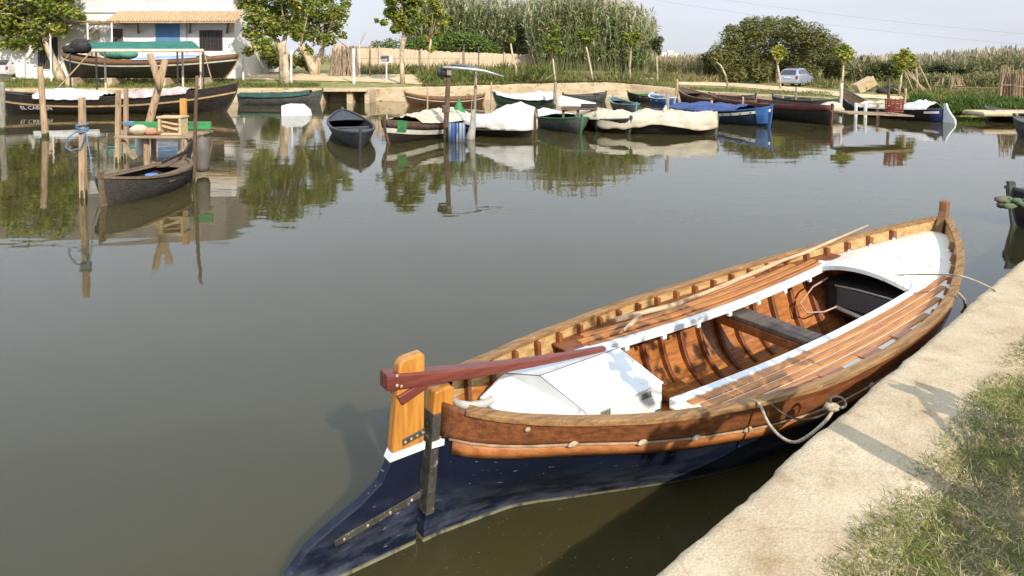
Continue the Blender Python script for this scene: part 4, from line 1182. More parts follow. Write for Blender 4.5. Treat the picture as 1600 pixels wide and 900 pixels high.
    def tarp(s, t0, t1, ridge, drop, m, label, peak=None, name='tarpaulin', cat='tarpaulin', rough_=.035, over=.05, ends=True):
        """cloth over the boat: ridge height above the sheer as a function of 0..1, hanging drop below the gunwale"""
        rg = []; N = 70
        for i in range(N + 1):
            q = i / N; t_ = t0 + (t1 - t0) * q; z = s.zs(t_); b_ = s.hb(t_) + over
            h = ridge(q) if callable(ridge) else ridge; dr = drop(q) if callable(drop) else drop
            row = []
            for k in np.linspace(-1, 1, 31):
                w_ = n1(q * 7, k * 3, s.L) * rough_ + (.5 - abs(n1(q * 9 + k * 2, k * 5 - q * 4, s.beam))) * rough_ * 1.1 + n1(q * 26, k * 9, 3) * rough_ * .3
                if abs(k) > .74:
                    e = (abs(k) - .74) / .26
                    row.append(Vector((s.x(t_, 1) + w_ * .4, math.copysign(b_ + .02 * e + w_ * .6 * e, k), z + .03 - e * dr * (1 + .25 * n1(q * 9, 2 * (k > 0))))))
                else:
                    kk = abs(k) / .74
                    row.append(Vector((s.x(t_, 1), k / .74 * b_, z + .03 + h * (1 - kk ** 1.5) + w_ * (1 - kk ** 4))))
            rg.append(row)
        o = MB().loft(rg, closed=False).build(name, m, None, smooth=True, solid=.008)
        o.location = s.loc; o.rotation_euler = (0, 0, s.rz)
        return tag(o, label, cat)
def wp_(px, py): return W(px, py, 0)
def hump(c, w_, h, base=.04): return lambda q: base + h * math.exp(-((q - c) / w_) ** 2)

# ---- long black boat with the awning frame
b1 = Boat('long black boat with tan stripe and tall awning frame', wp_(14, 178), wp_(348, 174), 2.5, .86, 1.45, 1.12, HULLB, M('black_gunwale', C(70, 60, 54), C(46, 40, 38), scale=3, rough=.7), INNER, STRIPET, .42, .045, rb=.75, rs=.35, deck=(.1, .12), thw=3)
b1.tarp(.17, .45, hump(.4, .4, .22, .06), .16, TARPW, 'white and brown cloths heaped over the aft of the long black boat', rough_=.10)
b1.tarp(.52, .80, hump(.5, .5, .14, .05), .14, M('striped_cloth', C(214, 206, 200), C(176, 132, 124), scale=2.5, stretch=(1, 4, 1), rough=.9), 'faded red and white cloth over the forward part of the long boat', rough_=.09)
inv = Matrix.Rotation(-b1.rz, 3, 'Z')
def loc1(v): return inv @ (Vector(v) - b1.loc)
af = thing('awning', 'green cloth awning on a white framed pole rack above the long boat', 'awning', b1.loc, b1.rz)
yA, yB = 34.0, 36.2
bar_a, bar_b = Wd(144, 79, yA), Wd(318, 79, yA + .6)
bb_a, bb_b = Wd(134, 69, yB), Wd(292, 67, yB + .6)
PIPEW = M('white_pipe', C(228, 212, 190), C(196, 176, 150), rough=.6)
MB().tube([loc1(bar_a), loc1(bar_b)], .085, 8).build('front_bar', PIPEW, af)
MB().tube([loc1(bb_a), loc1(bb_b)], .04, 8).build('rear_bar', WIRE, af)
DKPIPE = M('dark_pipe', C(62, 60, 58), C(44, 42, 42), rough=.5)
for px, Y, zb_ in ((150, yA, .7), (277, yA + .45, .7), (317, yA + .6, .8), (109, yA, .75)):
    q = Wd(px, 79 if px > 120 else 84, Y); MB().tube([loc1((q.x, Y, zb_)), loc1(q)], .045, 7).build('leg', DKPIPE, af)
for px in (164, 285, 313):
    q = Wd(px, 80, yB + .1); MB().tube([loc1((q.x, yB + .1, .55)), loc1((q.x, yB + .1, q.z))], .055, 7).build('leg', PIPEW, af)
MB().tube([loc1(bar_a), loc1(Wd(92, 136, yA - .2))], .035, 6).build('stay', LPOLE, af)
MB().tube([loc1(Wd(109, 84, yA)), loc1(Wd(88, 108, yA + .2))], .03, 6).build('stay', LPOLE, af)
MB().tube([loc1(bar_b), loc1(Wd(330, 122, yA + .7))], .03, 6).build('stay', LPOLE, af)
rg = []
for q in np.linspace(0, 1, 24):
    a = loc1(bar_a.lerp(bar_b, .0 + .97 * q)); c = loc1(bb_a.lerp(bb_b, q))
    rg.append([a.lerp(c, k) + Vector((0, 0, .10 + .16 * math.sin(math.pi * k) - .03 * abs(math.sin(q * 9)))) for k in np.linspace(0, 1, 8)])
MB().loft(rg, closed=False).build('green_cloth', M('green_awning', C(52, 118, 100), C(40, 96, 82), scale=2, rough=.8), af, smooth=True, solid=.01)
# name on the bow side
tcu = bpy.data.curves.new('lettering', 'FONT'); tcu.body = 'EL CARMEN'; tcu.size = .30; tcu.extrude = .004; tcu.align_x = 'CENTER'
tmp = bpy.data.objects.new('lettering_tmp', tcu); col.objects.link(tmp)
dg = bpy.context.evaluated_depsgraph_get(); me = bpy.data.meshes.new_from_object(tmp.evaluated_get(dg))
bpy.data.objects.remove(tmp)
me.name = 'lettering'
lt = link_mesh('lettering', me, WHITEP, b1.t)
tq = .165
pa = b1.p(tq, .40, -1, .02); pb = b1.p(tq + .05, .40, -1, .02); pu = b1.p(tq, .60, -1, .02)
ex = (pb - pa).normalized(); ey = (pu - pa).normalized(); ez = ex.cross(ey).normalized(); ey = ez.cross(ex)
lt.matrix_local = Matrix.Translation(pa + ez * .012) @ Matrix((ex, ey, ez)).transposed().to_4x4()

# ---- boat on land
lY = 44.5
A = Wd(110, 120, lY); B = Wd(352, 120, lY + .4)
b2 = Boat('black boat with brown topsides propped up on land in front of the house', (A.x, lY, 0), (B.x, lY + .4, 0), 3.0, 1.22, 1.62, 1.75, M('tarred_hull', C(42, 38, 38), C(30, 28, 29), scale=2, rough=.5, spot=C(90, 86, 80), spot_scale=5, spot_amt=.1), CAPW, INNER, STRIPEW, .36, .05, keel=0.0, rb=.9, rs=.5, upper=M('brown_topside', C(138, 104, 78), C(104, 76, 56), scale=3, stretch=(1, 6, 6), rough=.7), upper_d=.34, deck=(.12, .12), thw=0, z0=1.42, full=.55)
b2.tarp(.46, .80, hump(.5, .6, .12, .08), .05, M('grey_blue_sheet', C(170, 184, 204), C(140, 156, 180), scale=2, rough=.7), 'pale blue sheet over the middle of the boat on land')
o = MB().blob((0, 0, .2), (1.0, .6, .45), 12, 8, .16).blob((.7, 0, .1), (.6, .5, .35), 10, 7, .16).build('fishing_net', M('green_net', C(96, 160, 140), C(70, 130, 112), scale=14, rough=.9, bump=.8, bscale=30, dist=.03), None, smooth=True)
q = Wd(183, 87, lY - .4); o.location = q
tag(o, 'heap of pale green fishing net on the boat on land', 'fishing net')
o = MB().blob((0, 0, .2), (.8, .6, .5), 10, 7, .2).blob((-.5, 0, .0), (.8, .5, .3), 10, 7, .2).build('net_heap', BLACKT, None, smooth=True); o.location = Wd(128, 77, lY)
tag(o, 'dark bundle of nets on the stern of the boat on land', 'nets')
for px in (120, 180, 262, 320):
    q = Wd(px, 122, lY); z = float(zt(q.x, lY)); h = 1.46 - z
    o = MB().box((0, 0, h / 2 - .05), (.5, 1.6, h + .1)).build('keel_block', CONC, None, bevel=.03); o.location = (q.x, lY, z)
    tag(o, 'concrete block under the keel of the boat on land', 'block', 'keel blocks under the boat on land')

# ---- along the far wall and the middle moorings
b3 = Boat('low grey boat under a dark green cover by the landing', wp_(375, 163.5), wp_(492, 162.5), 1.6, .52, .85, .55, HULLG, HULLGR, INNER, None, rb=.45, rs=.1, thw=0, deck=(0, .18))
b3.tarp(.02, .86, hump(.5, .7, .10, .05), .10, TARPG, 'dark green cover over the low grey boat')
o = MB()
ring_ = [(-.85, -.05), (-.85, .60), (-.5, .70), (.35, .68), (.76, .32), (.85, -.05)]
o.prism(ring_, lambda a, b_, q: (a, q, b_), -.35, .35)
o = o.build('water_tank', WHITEP, None, bevel=.03); o.location = W(464, 180, 0); o.scale = (.78, .78, .78)
tag(o, 'white plastic tank floating beside the green covered boat', 'tank')
b4 = Boat('small black boat with open cockpit seen bow on', wp_(536, 195), wp_(562, 233.5), 1.5, .42, .55, .62, M('black_paint', C(58, 58, 60), C(40, 40, 43), scale=3, rough=.55, spot=C(110, 108, 104), spot_scale=7, spot_amt=.15), M('black_trim', C(74, 74, 76), C(54, 54, 56), scale=4, rough=.6), M('black_inside', C(34, 33, 33), C(24, 24, 24), rough=.8), None, rb=.30, rs=.25, deck=(.30, .26), thw=1)
b5 = Boat('black boat with white band, green bow patch and white cover', wp_(728, 203), wp_(609, 224), 1.7, .55, .78, .6, HULLB, M('brown_trim', C(110, 84, 66), C(80, 62, 50), rough=.7), INNER, STRIPEW, .26, .075, rb=.25, rs=.1, upper=M('worn_brown', C(104, 82, 68), C(76, 60, 50), scale=4, rough=.8), upper_d=.24, deck=(0, .16))
b5.tarp(.12, .80, hump(.4, .5, .26, .06), .04, TARPC, 'cream white cover heaped over the boat with the green bow patch', rough_=.10)
for side in (1, -1):
    MB().loft([[b5.p(t_, f, side, .045) for f in (.62, .8, 1.02)] for t_ in np.linspace(.90, .955, 5)], closed=False).build('green_patch', GREENP, b5.t, solid=.01)
b6 = Boat('black boat beneath a tall peaked white tarpaulin', wp_(724, 206), wp_(828, 214), 1.8, .50, .62, .62, HULLB, HULLBR, INNER, STRIPEW, .22, .03, rb=.2, rs=.15, thw=0)
b6.tarp(.10, 1.0, lambda q: .05 + .50 * math.exp(-((q - .72) / .32) ** 2) + .04 * q, lambda q: .08 + .30 * q, TARPW, 'bright white tarpaulin rising to a peak over the black boat', rough_=.09)
b7 = Boat('dark boat with green inside and white covered bow', wp_(850, 193), wp_(905, 208.5), 1.6, .46, .62, .56, HULLG, GREENP, M('green_inside', C(70, 120, 98), C(52, 92, 76), rough=.8), None, rb=.25, rs=.2)
b7.tarp(.02, .5, .06, .05, TARPW, 'narrow white sheet over the boat with green inside')
b8 = Boat('black boat with a smooth white cover, right of the green lined boat', wp_(912, 196), wp_(980, 209), 1.6, .46, .58, .54, HULLB, HULLG, INNER, None, rb=.25, rs=.2)
b8.tarp(.04, .74, hump(.5, .6, .22, .08), .05, TARPC, 'rounded cream cover on the second dark boat from the white peak')
b9 = Boat('brown boat with pale stripe moored against the far wall left of the tall pole', wp_(752, 163), wp_(642, 165), 1.6, 0.45, 0.77, 0.61, HULLBR, CAPW, INNER, STRIPEW, .18, .03, rb=.35, rs=.2, upper=wood('reddish_plank', C(150, 104, 74), C(112, 76, 54), rough=.6), upper_d=.16)
b10 = Boat('green grey boat half under a white tarpaulin by the far wall', wp_(862, 162), wp_(781, 164), 1.7, 0.42, 0.70, 0.52, HULLGR, HULLG, INNER, None, rb=.4, rs=.2, thw=0)
b10.tarp(.05, .98, hump(.25, .35, .20, .05), lambda q: .10 + .12 * (1 - q), TARPW, 'white tarpaulin over the green grey boat by the far wall', rough_=.08)
o = MB()
rg = [[(x, -.5 + .1 * x, 0), (x, 0, .55 * (1 - .38 * x)), (x, .5 - .1 * x, 0)] for x in np.linspace(0, 1.9, 8)]
o = o.loft(rg, closed=False).build('white_sheet', TARPW, None, smooth=True, solid=.02); o.location = W(872, 165, .35); o.rotation_euler = (0, 0, R(-10))
tag(o, 'small tent shaped white sheet hanging beside the teal post', 'sheet')
b11 = Boat('plain grey rowing boat against the far wall', wp_(884, 160), wp_(942, 158), 1.5, 0.42, 0.57, 0.53, HULLG, HULLG, INNER, None, rb=.25, rs=.2)
b12 = Boat('dark boat with green gunwale against the far wall', wp_(1020, 158), wp_(987, 158), 1.5, 0.42, 0.60, 0.49, HULLB, GREENP, INNER, None, rb=.25, rs=.2)
b13 = Boat('bright blue boat with white inside partly behind a post', wp_(1052, 164), wp_(1022, 161), 1.4, 0.37, 0.57, 0.45, BLUEH, STRIPEW, M('white_inside', C(190, 200, 206), C(150, 164, 172), rough=.7), None, rb=.25, rs=.15)
b14 = Boat('long dark brown boat with high pointed bow at the far moorings', wp_(1176, 174), wp_(1068, 162), 1.8, .50, 1.02, .55, M('dark_brown', C(86, 66, 54), C(62, 48, 40), scale=2.5, rough=.7), CAPW, INNER, None, rb=.45, rs=.2)
b15 = Boat('grey green boat behind the brown one at the far wall', wp_(1112, 158), wp_(1176, 162), 1.5, 0.42, 0.55, 0.49, HULLG, HULLGR, INNER, None, rb=.2, rs=.2)
b16 = Boat('wide grey boat against the wall below the silver car', wp_(1306, 170), wp_(1212, 164), 1.8, 0.42, 0.57, 0.57, HULLG, HULLG, INNER, None, rb=.2, rs=.2)
b17 = Boat('boat wrapped to the water in a cream tarpaulin', wp_(936, 205.5), wp_(1116, 209), 1.6, .50, .52, .46, HULLB, HULLG, INNER, None, rb=.10, rs=.15, thw=0)
b17.tarp(0, 1.0, hump(.5, .8, .16, .06), lambda q: .26 + .10 * math.sin(q * 9), TARPC, 'long cream tarpaulin hanging over both sides of a boat', rough_=.12, over=.06)
b18 = Boat('blue bowed boat with white band and blue cover', wp_(1046, 182), wp_(1200, 198), 1.8, .48, .82, .52, M('dark_blue_hull', C(44, 58, 76), C(34, 44, 58), rough=.6), BLUEH, INNER, STRIPEW, .10, .055, rb=.15, rs=.2, thw=1, deck=(0, .12))
b18.tarp(.14, .80, hump(.5, .5, .20, .06), .04, TARPB, 'dark blue cover over the blue bowed boat', rough_=.07)
for side in (1, -1):
    MB().loft([[b18.p(t_, f, side, .036) for f in (.35, .7, 1.0)] for t_ in np.linspace(.93, .995, 6)], closed=False).build('blue_bow', BLUEH, b18.t, solid=.01)
    for k, t_ in enumerate(np.linspace(.5, .9, 7)):
        MB().blob(b18.p(t_, 1 - .155 / (b18.zs(t_) + .22), side, .04), (.05, .02, .03), 7, 5).build('blue_mark', BLUEH, b18.t, smooth=True)
b19 = Boat('big dark boat with red brown gunwale near the jetty', wp_(1120, 168), wp_(1298, 196), 2.0, .62, .80, .70, HULLB, M('red_brown_trim', C(128, 70, 62), C(98, 52, 48), scale=3, rough=.7), INNER, STRIPEW, .01, .012, rb=.08, rs=.3, upper=M('red_brown', C(118, 66, 60), C(90, 50, 46), scale=3, rough=.7), upper_d=.2, thw=2)
b20 = Boat('long black boat with blue bow patch and white rudder by the jetty', wp_(1322, 176), wp_(1472, 191), 1.7, .42, .60, 1.25, HULLB, HULLG, INNER, None, rb=.1, rs=.35, thw=2)
b20.tarp(.70, .92, hump(.5, .5, .24, .10), .05, TARPW, 'white cloth bundle near the white rudder of the jetty boat', rough_=.06)
b20.tarp(.30, .62, hump(.5, .6, .12, .10), .04, TARPC, 'crumpled pale cover on the middle of the jetty boat', rough_=.08)
for side in (1, -1):
    MB().loft([[b20.p(t_, f, side, .02) for f in (.3, .65, .97)] for t_ in np.linspace(.93, .995, 6)], closed=False).build('blue_patch', M('navy_patch', C(52, 56, 112), C(40, 44, 90), rough=.6), b20.t, solid=.01)
    MB().loft([[b20.p(t_, f, side, .04) for f in (.74, .86)] for t_ in np.linspace(.90, .985, 6)], closed=False).build('white_band', STRIPEW, b20.t, solid=.01)
xr = b20.L
MB().prism([(xr - .02, -.15), (xr - .04, .80), (xr + .10, .82), (xr + .16, .62), (xr + .30, .42), (xr + .52, .16), (xr + .55, -.15)], lambda a, b_, q: (a, q, b_), -.04, .04).build('rudder', WHITEP, b20.t, bevel=.01)
b21 = Boat('dark low boat under the sandy bank at the right edge', wp_(1640, 193), wp_(1548, 187), 1.6, .40, .58, .5, HULLB, HULLG, INNER, None, rb=.25, rs=.2)
b22 = Boat('grey boat bow at the right edge of the water', wp_(1690, 222), wp_(1600, 214), 1.6, .52, .70, .6, HULLG, HULLG, INNER, None, rb=.3, rs=.2)
b23 = Boat('dark weathered boat end with mossy rubbish moored along the near quay', wp_(1660, 352), wp_(1590, 352), 1.0, .50, .62, .55, HULLB, HULLG, INNER, None, rb=.12, rs=.2, deck=(0, .5))
o = MB()
for i in range(22): o.blob((random.uniform(-.25, .3), random.uniform(-.15, .15), random.uniform(-.03, .10)), (random.uniform(.04, .11), random.uniform(.03, .07), random.uniform(.02, .05)), 8, 6, .35)
o = o.build('netting', M('mossy_netting', C(74, 104, 70), C(110, 98, 80), scale=9, rough=.9), None, smooth=True); o.location = W(1592, 322, .66)
tag(o, 'mossy tangle of netting on the boat end by the near quay', 'netting')
b24 = Boat('small teal lined dark boat half hidden left of the cream wrapped boat', wp_(992, 178), wp_(960, 172), 1.1, .45, .70, .5, HULLG, M('teal_trim', C(120, 160, 160), C(90, 130, 130), rough=.6), INNER, None, rb=.2, rs=.15)
# ---- small weathered boat at the left jetty
b25 = Boat('small weathered grey wooden boat tied beneath the little jetty', wp_(282, 284), wp_(166, 321), 1.18, .40, .55, .50, HULLW, M('grey_brown_trim', C(126, 106, 82), C(90, 74, 58), scale=4, stretch=(1, 6, 6), rough=.8), M('dark_inside', C(66, 52, 42), C(44, 36, 30), scale=4, rough=.9), None, rb=.12, rs=.15, deck=(.20, .22), thw=1)
for side in (1, -1):
    MB().loft([[b25.p(t_, 1, side, -.02) + Vector((0, 0, -.012)), Vector((b25.p(t_, 1, side).x, side * max(.01, b25.hb(t_) - .20), b25.zs(t_) - .008))] for t_ in np.linspace(.18, .80, 16)], closed=False).build('side_deck', bpy.data.materials['grey_brown_trim'], b25.t, solid=.02)
MB().prism([(.0, -.1), (-.02, .5), (.02, .62), (-.12, .70), (-.30, .86), (-.42, .84), (-.36, .70), (-.24, .5), (-.26, .1), (-.3, -.1)], lambda a, b_, q: (a, q, b_), -.03, .03).build('rudder', HULLB, b25.t, bevel=.01)
MB().bar((-.1, .02, .64), (.95, .10, .56), .05, .06).build('tiller', HULLB, b25.t, bevel=.01)
o = MB().tube([(0, 0, 0), (0, 0, .02), (0, 0, .19), (0, 0, .2)], [.10, .115, .125, .11], 14).build('bucket', M('blue_plastic', C(96, 134, 204), C(78, 112, 184), rough=.4), None, smooth=True)
q = b25.t; o.location = Matrix.Translation(b25.loc) @ Matrix.Rotation(b25.rz, 4, 'Z') @ b25.p(.44, 0, 1).to_4d().to_3d(); o.location.z = .16
tag(o, 'blue plastic bucket inside the small weathered boat', 'bucket')
# ================================================================== posts, jetty and clutter standing in the water
POSTT = M('tan_post', C(190, 162, 130), C(150, 122, 94), scale=3, stretch=(5, 5, .7), rough=.9, spot=C(96, 80, 62), spot_scale=5, spot_amt=.35, world=True, bump=.4, bscale=9)
POSTD = M('dark_post', C(116, 92, 72), C(80, 64, 52), scale=3, stretch=(5, 5, .7), rough=.9, spot=C(60, 50, 42), spot_scale=5, spot_amt=.4, world=True, bump=.4, bscale=9)
POSTG = M('grey_post', C(158, 150, 136), C(122, 114, 102), scale=3, stretch=(5, 5, .7), rough=.9, spot=C(84, 78, 66), spot_scale=5, spot_amt=.35, world=True, bump=.4, bscale=9)
ALGAE = M('wet_algae', C(74, 78, 44), C(50, 52, 34), scale=8, rough=.7, world=True)
def post(bx_, by_, tx_, ty_, wpx, m, label, square=False, group=None, z_b=0.0, dY=0.0, cap=None):
    p = W(bx_, by_, z_b) if z_b == 0 else G(bx_, by_)
    tp = Wd(tx_, ty_, p.y + dY); r_ = wpx * p.y / FPX / 2
    t_ = thing('mooring_post', label, 'post', p, 0, group)
    d = tp - p; n_ = 4 if square else 9; rg = []
    for q in np.linspace(-.35 / max(d.z, .3), 1, 7):
        c = d * q; w_ = r_ * (1.08 - .16 * max(q, 0)) * (1 + .06 * n1(q * 5, bx_))
        c = c + Vector((r_ * .3 * n1(q * 2, bx_, 1), 0, 0))
        rg.append([c + Vector((w_ * (1.25 if square else 1) * math.cos(2 * math.pi * (j + .5) / n_), w_ * (1.25 if square else 1) * math.sin(2 * math.pi * (j + .5) / n_), 0)) for j in range(n_)])
    MB().loft(rg, True, True).build('shaft', m, t_, smooth=not square)
    if z_b == 0:
        MB().tube([(0, 0, -.1), (0, 0, .10), (0, 0, .16)], [r_ * 1.16, r_ * 1.16, r_ * 1.02], 9).build('waterline_growth', ALGAE, t_, smooth=True)
    return t_
post(71, 214, 62, 104, 9, POSTT, 'tan round post leaning left in front of the long black boat')
pa = post(131, 309, 128, 152, 9, POSTT, 'tall square post wound with blue rope', True)
post(184, 254, 185, 141, 7, POSTT, 'left one of two close square posts at the jetty', True)
post(197, 248, 197, 138, 6, POSTT, 'right one of two close square posts at the jetty', True)
post(302, 283, 308, 118, 5.5, POSTD, 'slim dark post at the right end of the jetty')
post(4, 205, 2, 128, 9, POSTG, 'grey post at the left edge of the picture')
post(697, 220, 700, 106, 8, POSTD, 'thick crooked pole carrying the old boat engine arm')
post(740, 217, 744, 112, 4.5, POSTG, 'thin dark pole in front of the white peaked tarpaulin')
post(837, 207, 838, 170, 5, POSTD, 'short dark stump right of the white peaked tarpaulin')
post(1042, 207, 1043, 145, 6, POSTG, 'grey post with a hanging rag before the cream wrapped boat')
post(866, 166, 868, 128, 5, POSTG, 'post with faded teal base by the far wall')
post(1057, 163, 1058, 124, 4, POSTT, 'slender reddish post beside the blue boat')
post(1111, 180, 1112, 157, 4, POSTT, 'short tan post behind the blue covered boat')
post(1160, 182, 1161, 151, 3.2, POSTT, 'thin tan post left of the red brown boat')
post(1181, 181, 1182, 165, 4, WHITEP, 'short white post by the blue bow, left one')
post(1197, 184, 1198, 164, 4, WHITEP, 'short white post by the blue bow, right one')
post(1243, 166, 1244, 136, 3, POSTG, 'thin grey post below the silver car')
post(1222, 166, 1223, 150, 3.5, POSTT, 'low tan post left of the thin grey one')
post(1313, 178, 1315, 130, 5, M('white_post', C(222, 212, 196), C(190, 178, 158), rough=.8), 'whitish post at the left end of the right jetty')
post(1388, 184, 1389, 123, 4.5, POSTD, 'rusty brown post by the red basket')
post(1412, 184, 1415, 138, 4, POSTT, 'pale tan post right of the red basket')
post(668, 185, 668, 135, 2.6, POSTT, 'thin stake behind the green bow patch boat')
post(767, 185, 768, 128, 2.6, POSTT, 'thin stake behind the white peaked tarpaulin')
post(553, 131, 552, 76, 4, WALLW, 'white post on land right of the leaning trunks', z_b=1)
post(455, 131, 455, 78, 3.5, WALLW, 'white post on land between the leaning trunks', z_b=1)
post(380, 126, 380, 78, 3, WALLW, 'white post on land at the corner of the house', z_b=1)
post(36, 118, 35, 55, 3.5, DKWOOD, 'dark post on land by the leafy tree', z_b=1)
# ---- jetty on the left
pj = W(262, 272, 0); zj = Wd(262, 209, pj.y).z
jt = thing('small_jetty', 'little rickety plank jetty with a green board', 'jetty', (pj.x, pj.y, 0))
def J_(px, py, Y=None): return Wd(px, py, Y or pj.y) - Vector((pj.x, pj.y, 0))
k = pj.y / FPX
xl, xr_ = J_(198, 209).x, J_(312, 209).x
PLK = wood('grey_plank', C(176, 154, 124), C(126, 106, 82), rough=.9)
for i in range(4): MB().box(((xl + xr_) / 2, -.35 + .30 * i, zj - .03 + .006 * i), (xr_ - xl + random.uniform(-.08, .08), .25, .05)).build('plank', PLK, jt, bevel=.006)
for px, py0, py1, dy in ((222, 212, 255, .5), (301, 212, 286, -.4), (275, 212, 255, .45), (236, 212, 250, -.2)):
    q = J_(px, py0); MB().tube([(q.x, dy, -.4), (q.x, dy, zj - .05)], .065, 7).build('leg', POSTT, jt)
MB().bar((J_(203, 215).x, -.3, zj - .12), (J_(222, 240).x, -.3, zj - .55), .05, .08).build('brace', PLK, jt)
MB().bar((J_(310, 212).x, -.3, zj - .1), (J_(285, 235).x, -.3, zj - .5), .05, .08).build('brace', PLK, jt)
MB().box((J_(255, 199).x, .42, J_(255, 199).z), (J_(315, 0).x - J_(190, 0).x, .10, 12.5 * k)).build('green_board', M('green_board', C(70, 152, 92), C(56, 122, 76), scale=3, stretch=(1, 4, 4), rough=.6, spot=C(120, 140, 110), spot_scale=6, spot_amt=.2), jt, bevel=.01)
MB().box((J_(190, 199).x - .05, .42, J_(190, 196).z), (.22, .14, .12)).build('blue_wrapping', M('blue_rag', C(110, 140, 170), C(84, 110, 140), rough=.9), jt, bevel=.03)
# crate on it
cr = thing('wooden_box', 'open fronted pale wooden box standing on the little jetty', 'box', (pj.x + J_(274, 207).x, pj.y - .1, zj))
h = 26 * k; w_ = 32 * k
for sx_ in (-1, 1): MB().box((sx_ * w_ / 2, 0, h / 2), (.055, .34, h)).build('side', PALE, cr, bevel=.004)
MB().box((0, 0, h + .02), (w_ + .10, .38, .045)).build('lid', PALE, cr, bevel=.004)
MB().box((0, 0, .02), (w_ - .05, .34, .04)).build('base', PALE, cr, bevel=.004)
MB().box((0, .15, h / 2), (w_ - .05, .03, h - .05)).build('back', PALE, cr)
MB().bar((-w_ * .4, -.12, h * .55), (w_ * .38, -.12, h * .3), .03, .05).build('slat', PALE, cr)
MB().bar((-w_ * .4, -.14, h * .8), (w_ * .38, -.14, h * .62), .03, .04).build('slat', PALE, cr)
o = MB().box((0, 0, .34), (.14, .09, .68)).build('wooden_stake', wood('orange_stake', C(206, 152, 84), C(170, 118, 60), rough=.7, along=(9, 9, 1)), None, bevel=.01); o.location = (pj.x + J_(275, 0).x, pj.y + .25, zj + .01 + .12)
o.scale.z = 1.0
tag(o, 'orange brown stake standing behind the wooden box', 'stake')
for px, r_, lb, mm in ((222, 14, 'largest buff stone on the jetty', STONE), (241, 10, 'reddish stone between the large stone and the box', M('reddish_stone', C(196, 150, 120), C(160, 116, 90), scale=5, rough=.9)), (252, 6, 'small brown stone beside the wooden box', M('brown_stone', C(150, 112, 86), C(120, 88, 66), scale=5, rough=.9)), (209, 6, 'small dark stone at the left end of the jetty', POSTD)):
    o = MB().blob((0, 0, r_ * k * .55), (r_ * k, r_ * k * .8, r_ * k * .62), 10, 8, .14).build('stone', mm, None, smooth=True); o.location = (pj.x + J_(px, 0).x, pj.y - .25, zj + .0); tag(o, lb, 'stone')
# tall forked poles behind
fy = W(221, 252, 0)
def fp(px, py, dy=0): return Wd(px, py, fy.y + dy) - fy
o = MB().tube([fp(221, 252) - Vector((0, 0, .3)), fp(221, 252), fp(233, 192), fp(247, 140), fp(258, 93)], [.10, .10, .10, .095, .085], 8, wob=.06).build('leaning_post', POSTT, None, smooth=True); o.location = fy
tag(o, 'long thick pole rising slantwise from behind the jetty', 'pole')
o = MB().tube([fp(249, 140, -.2), fp(246, 122, -.2), fp(240, 102, -.2), fp(234, 84, -.2)], [.05, .085, .09, .08], 8, wob=.06).build('leaning_post', POSTT, None, smooth=True); o.location = fy
tag(o, 'shorter pole lashed to the slanting one so that the two form a fork', 'pole')
# tyre fender hanging at the right end, white float at the left one
q = Vector((pj.x + J_(315, 0).x, pj.y - .1, J_(0, 240).z))
o = MB().tube([(0, 0, .40), (0, 0, .34), (0, 0, -.30), (0, 0, -.40), (0, 0, -.42)], [.05, .15, .16, .12, .03], 12).build('fender', M('grey_rubber', C(112, 104, 96), C(84, 78, 72), rough=.7), None, smooth=True); o.location = q
tag(o, 'grey fender hanging from the right end of the little jetty', 'fender')
q = Vector((pj.x + J_(208, 0).x, pj.y + .2, J_(0, 238).z))
o = MB().tube([(0, 0, .34), (0, 0, .28), (0, 0, -.2), (0, 0, -.3)], [.03, .10, .10, .03], 12).build('float', WHITEP, None, smooth=True); o.location = Vector((pj.x + J_(206, 0).x - .08, pj.y + .35, J_(0, 230).z))
tag(o, 'white float hanging behind the two square posts', 'float')
# blue rope on the tall square post
bp0 = W(131, 309, 0); kk = bp0.y / FPX
BR = M('blue_rope', C(110, 142, 170), C(78, 108, 138), scale=40, rough=.8)
pts = []
for i in range(60):
    a = i * .55; pts.append(bp0 + Vector((.10 * math.cos(a), .10 * math.sin(a), Wd(0, 200 + 6 * math.sin(i * .2), bp0.y).z)))
mb = MB().tube(pts, .014, 5)
mb.tube([bp0 + Vector((-.05, -.1, 1.30)), bp0 + Vector((-.22, -.1, 1.18)), bp0 + Vector((-.26, -.1, 1.0)), bp0 + Vector((-.14, -.12, .93)), bp0 + Vector((.05, -.12, 1.0)), bp0 + Vector((.12, -.1, 1.28))], .014, 5)
mb.tube([bp0 + Vector((.10, -.05, 1.30)), bp0 + Vector((.17, -.05, .9)), bp0 + Vector((.20, -.05, .5)), bp0 + Vector((.28, 0, .18))], .012, 5)
tag(mb.build('rope', BR, None, smooth=True), 'blue rope tangled round the tall square post', 'rope')
# engine arm on the thick pole
p = W(697, 220, 0); Yp = p.y
en = thing('boom_engine', 'old outboard engine with long curved silver arm lashed to the pole top', 'engine', Wd(700, 108, Yp))
E0 = en.location.copy()
def E_(px, py, dy=0): return Wd(px, py, Yp + dy) - E0
ENGM = M('dark_engine', C(62, 58, 58), C(42, 40, 42), scale=6, rough=.5, spot=C(110, 104, 100), spot_scale=12, spot_amt=.2)
MB().blob(E_(693, 112), (.17, .16, .20), 12, 9, .08).blob(E_(687, 113), (.10, .14, .17), 10, 8, .1).build('engine', ENGM, en, smooth=True)
MB().box(E_(702, 112, -.15), (.16, .10, .24)).build('mount', POSTG, en, bevel=.02)
pts = [E_(692, 105, -.25), E_(712, 106, -.25), E_(735, 108, -.25), E_(758, 111, -.25), E_(787, 119.5, -.25)]
MB().tube(pts, [.035, .045, .045, .038, .018], 8).build('arm', M('silver_arm', C(206, 206, 204), C(176, 176, 176), rough=.4, metal=.3), en, smooth=True)
pts = [E_(706, 102, .2), E_(722, 101.5, .2), E_(738, 105, .2), E_(764, 112, .2)]
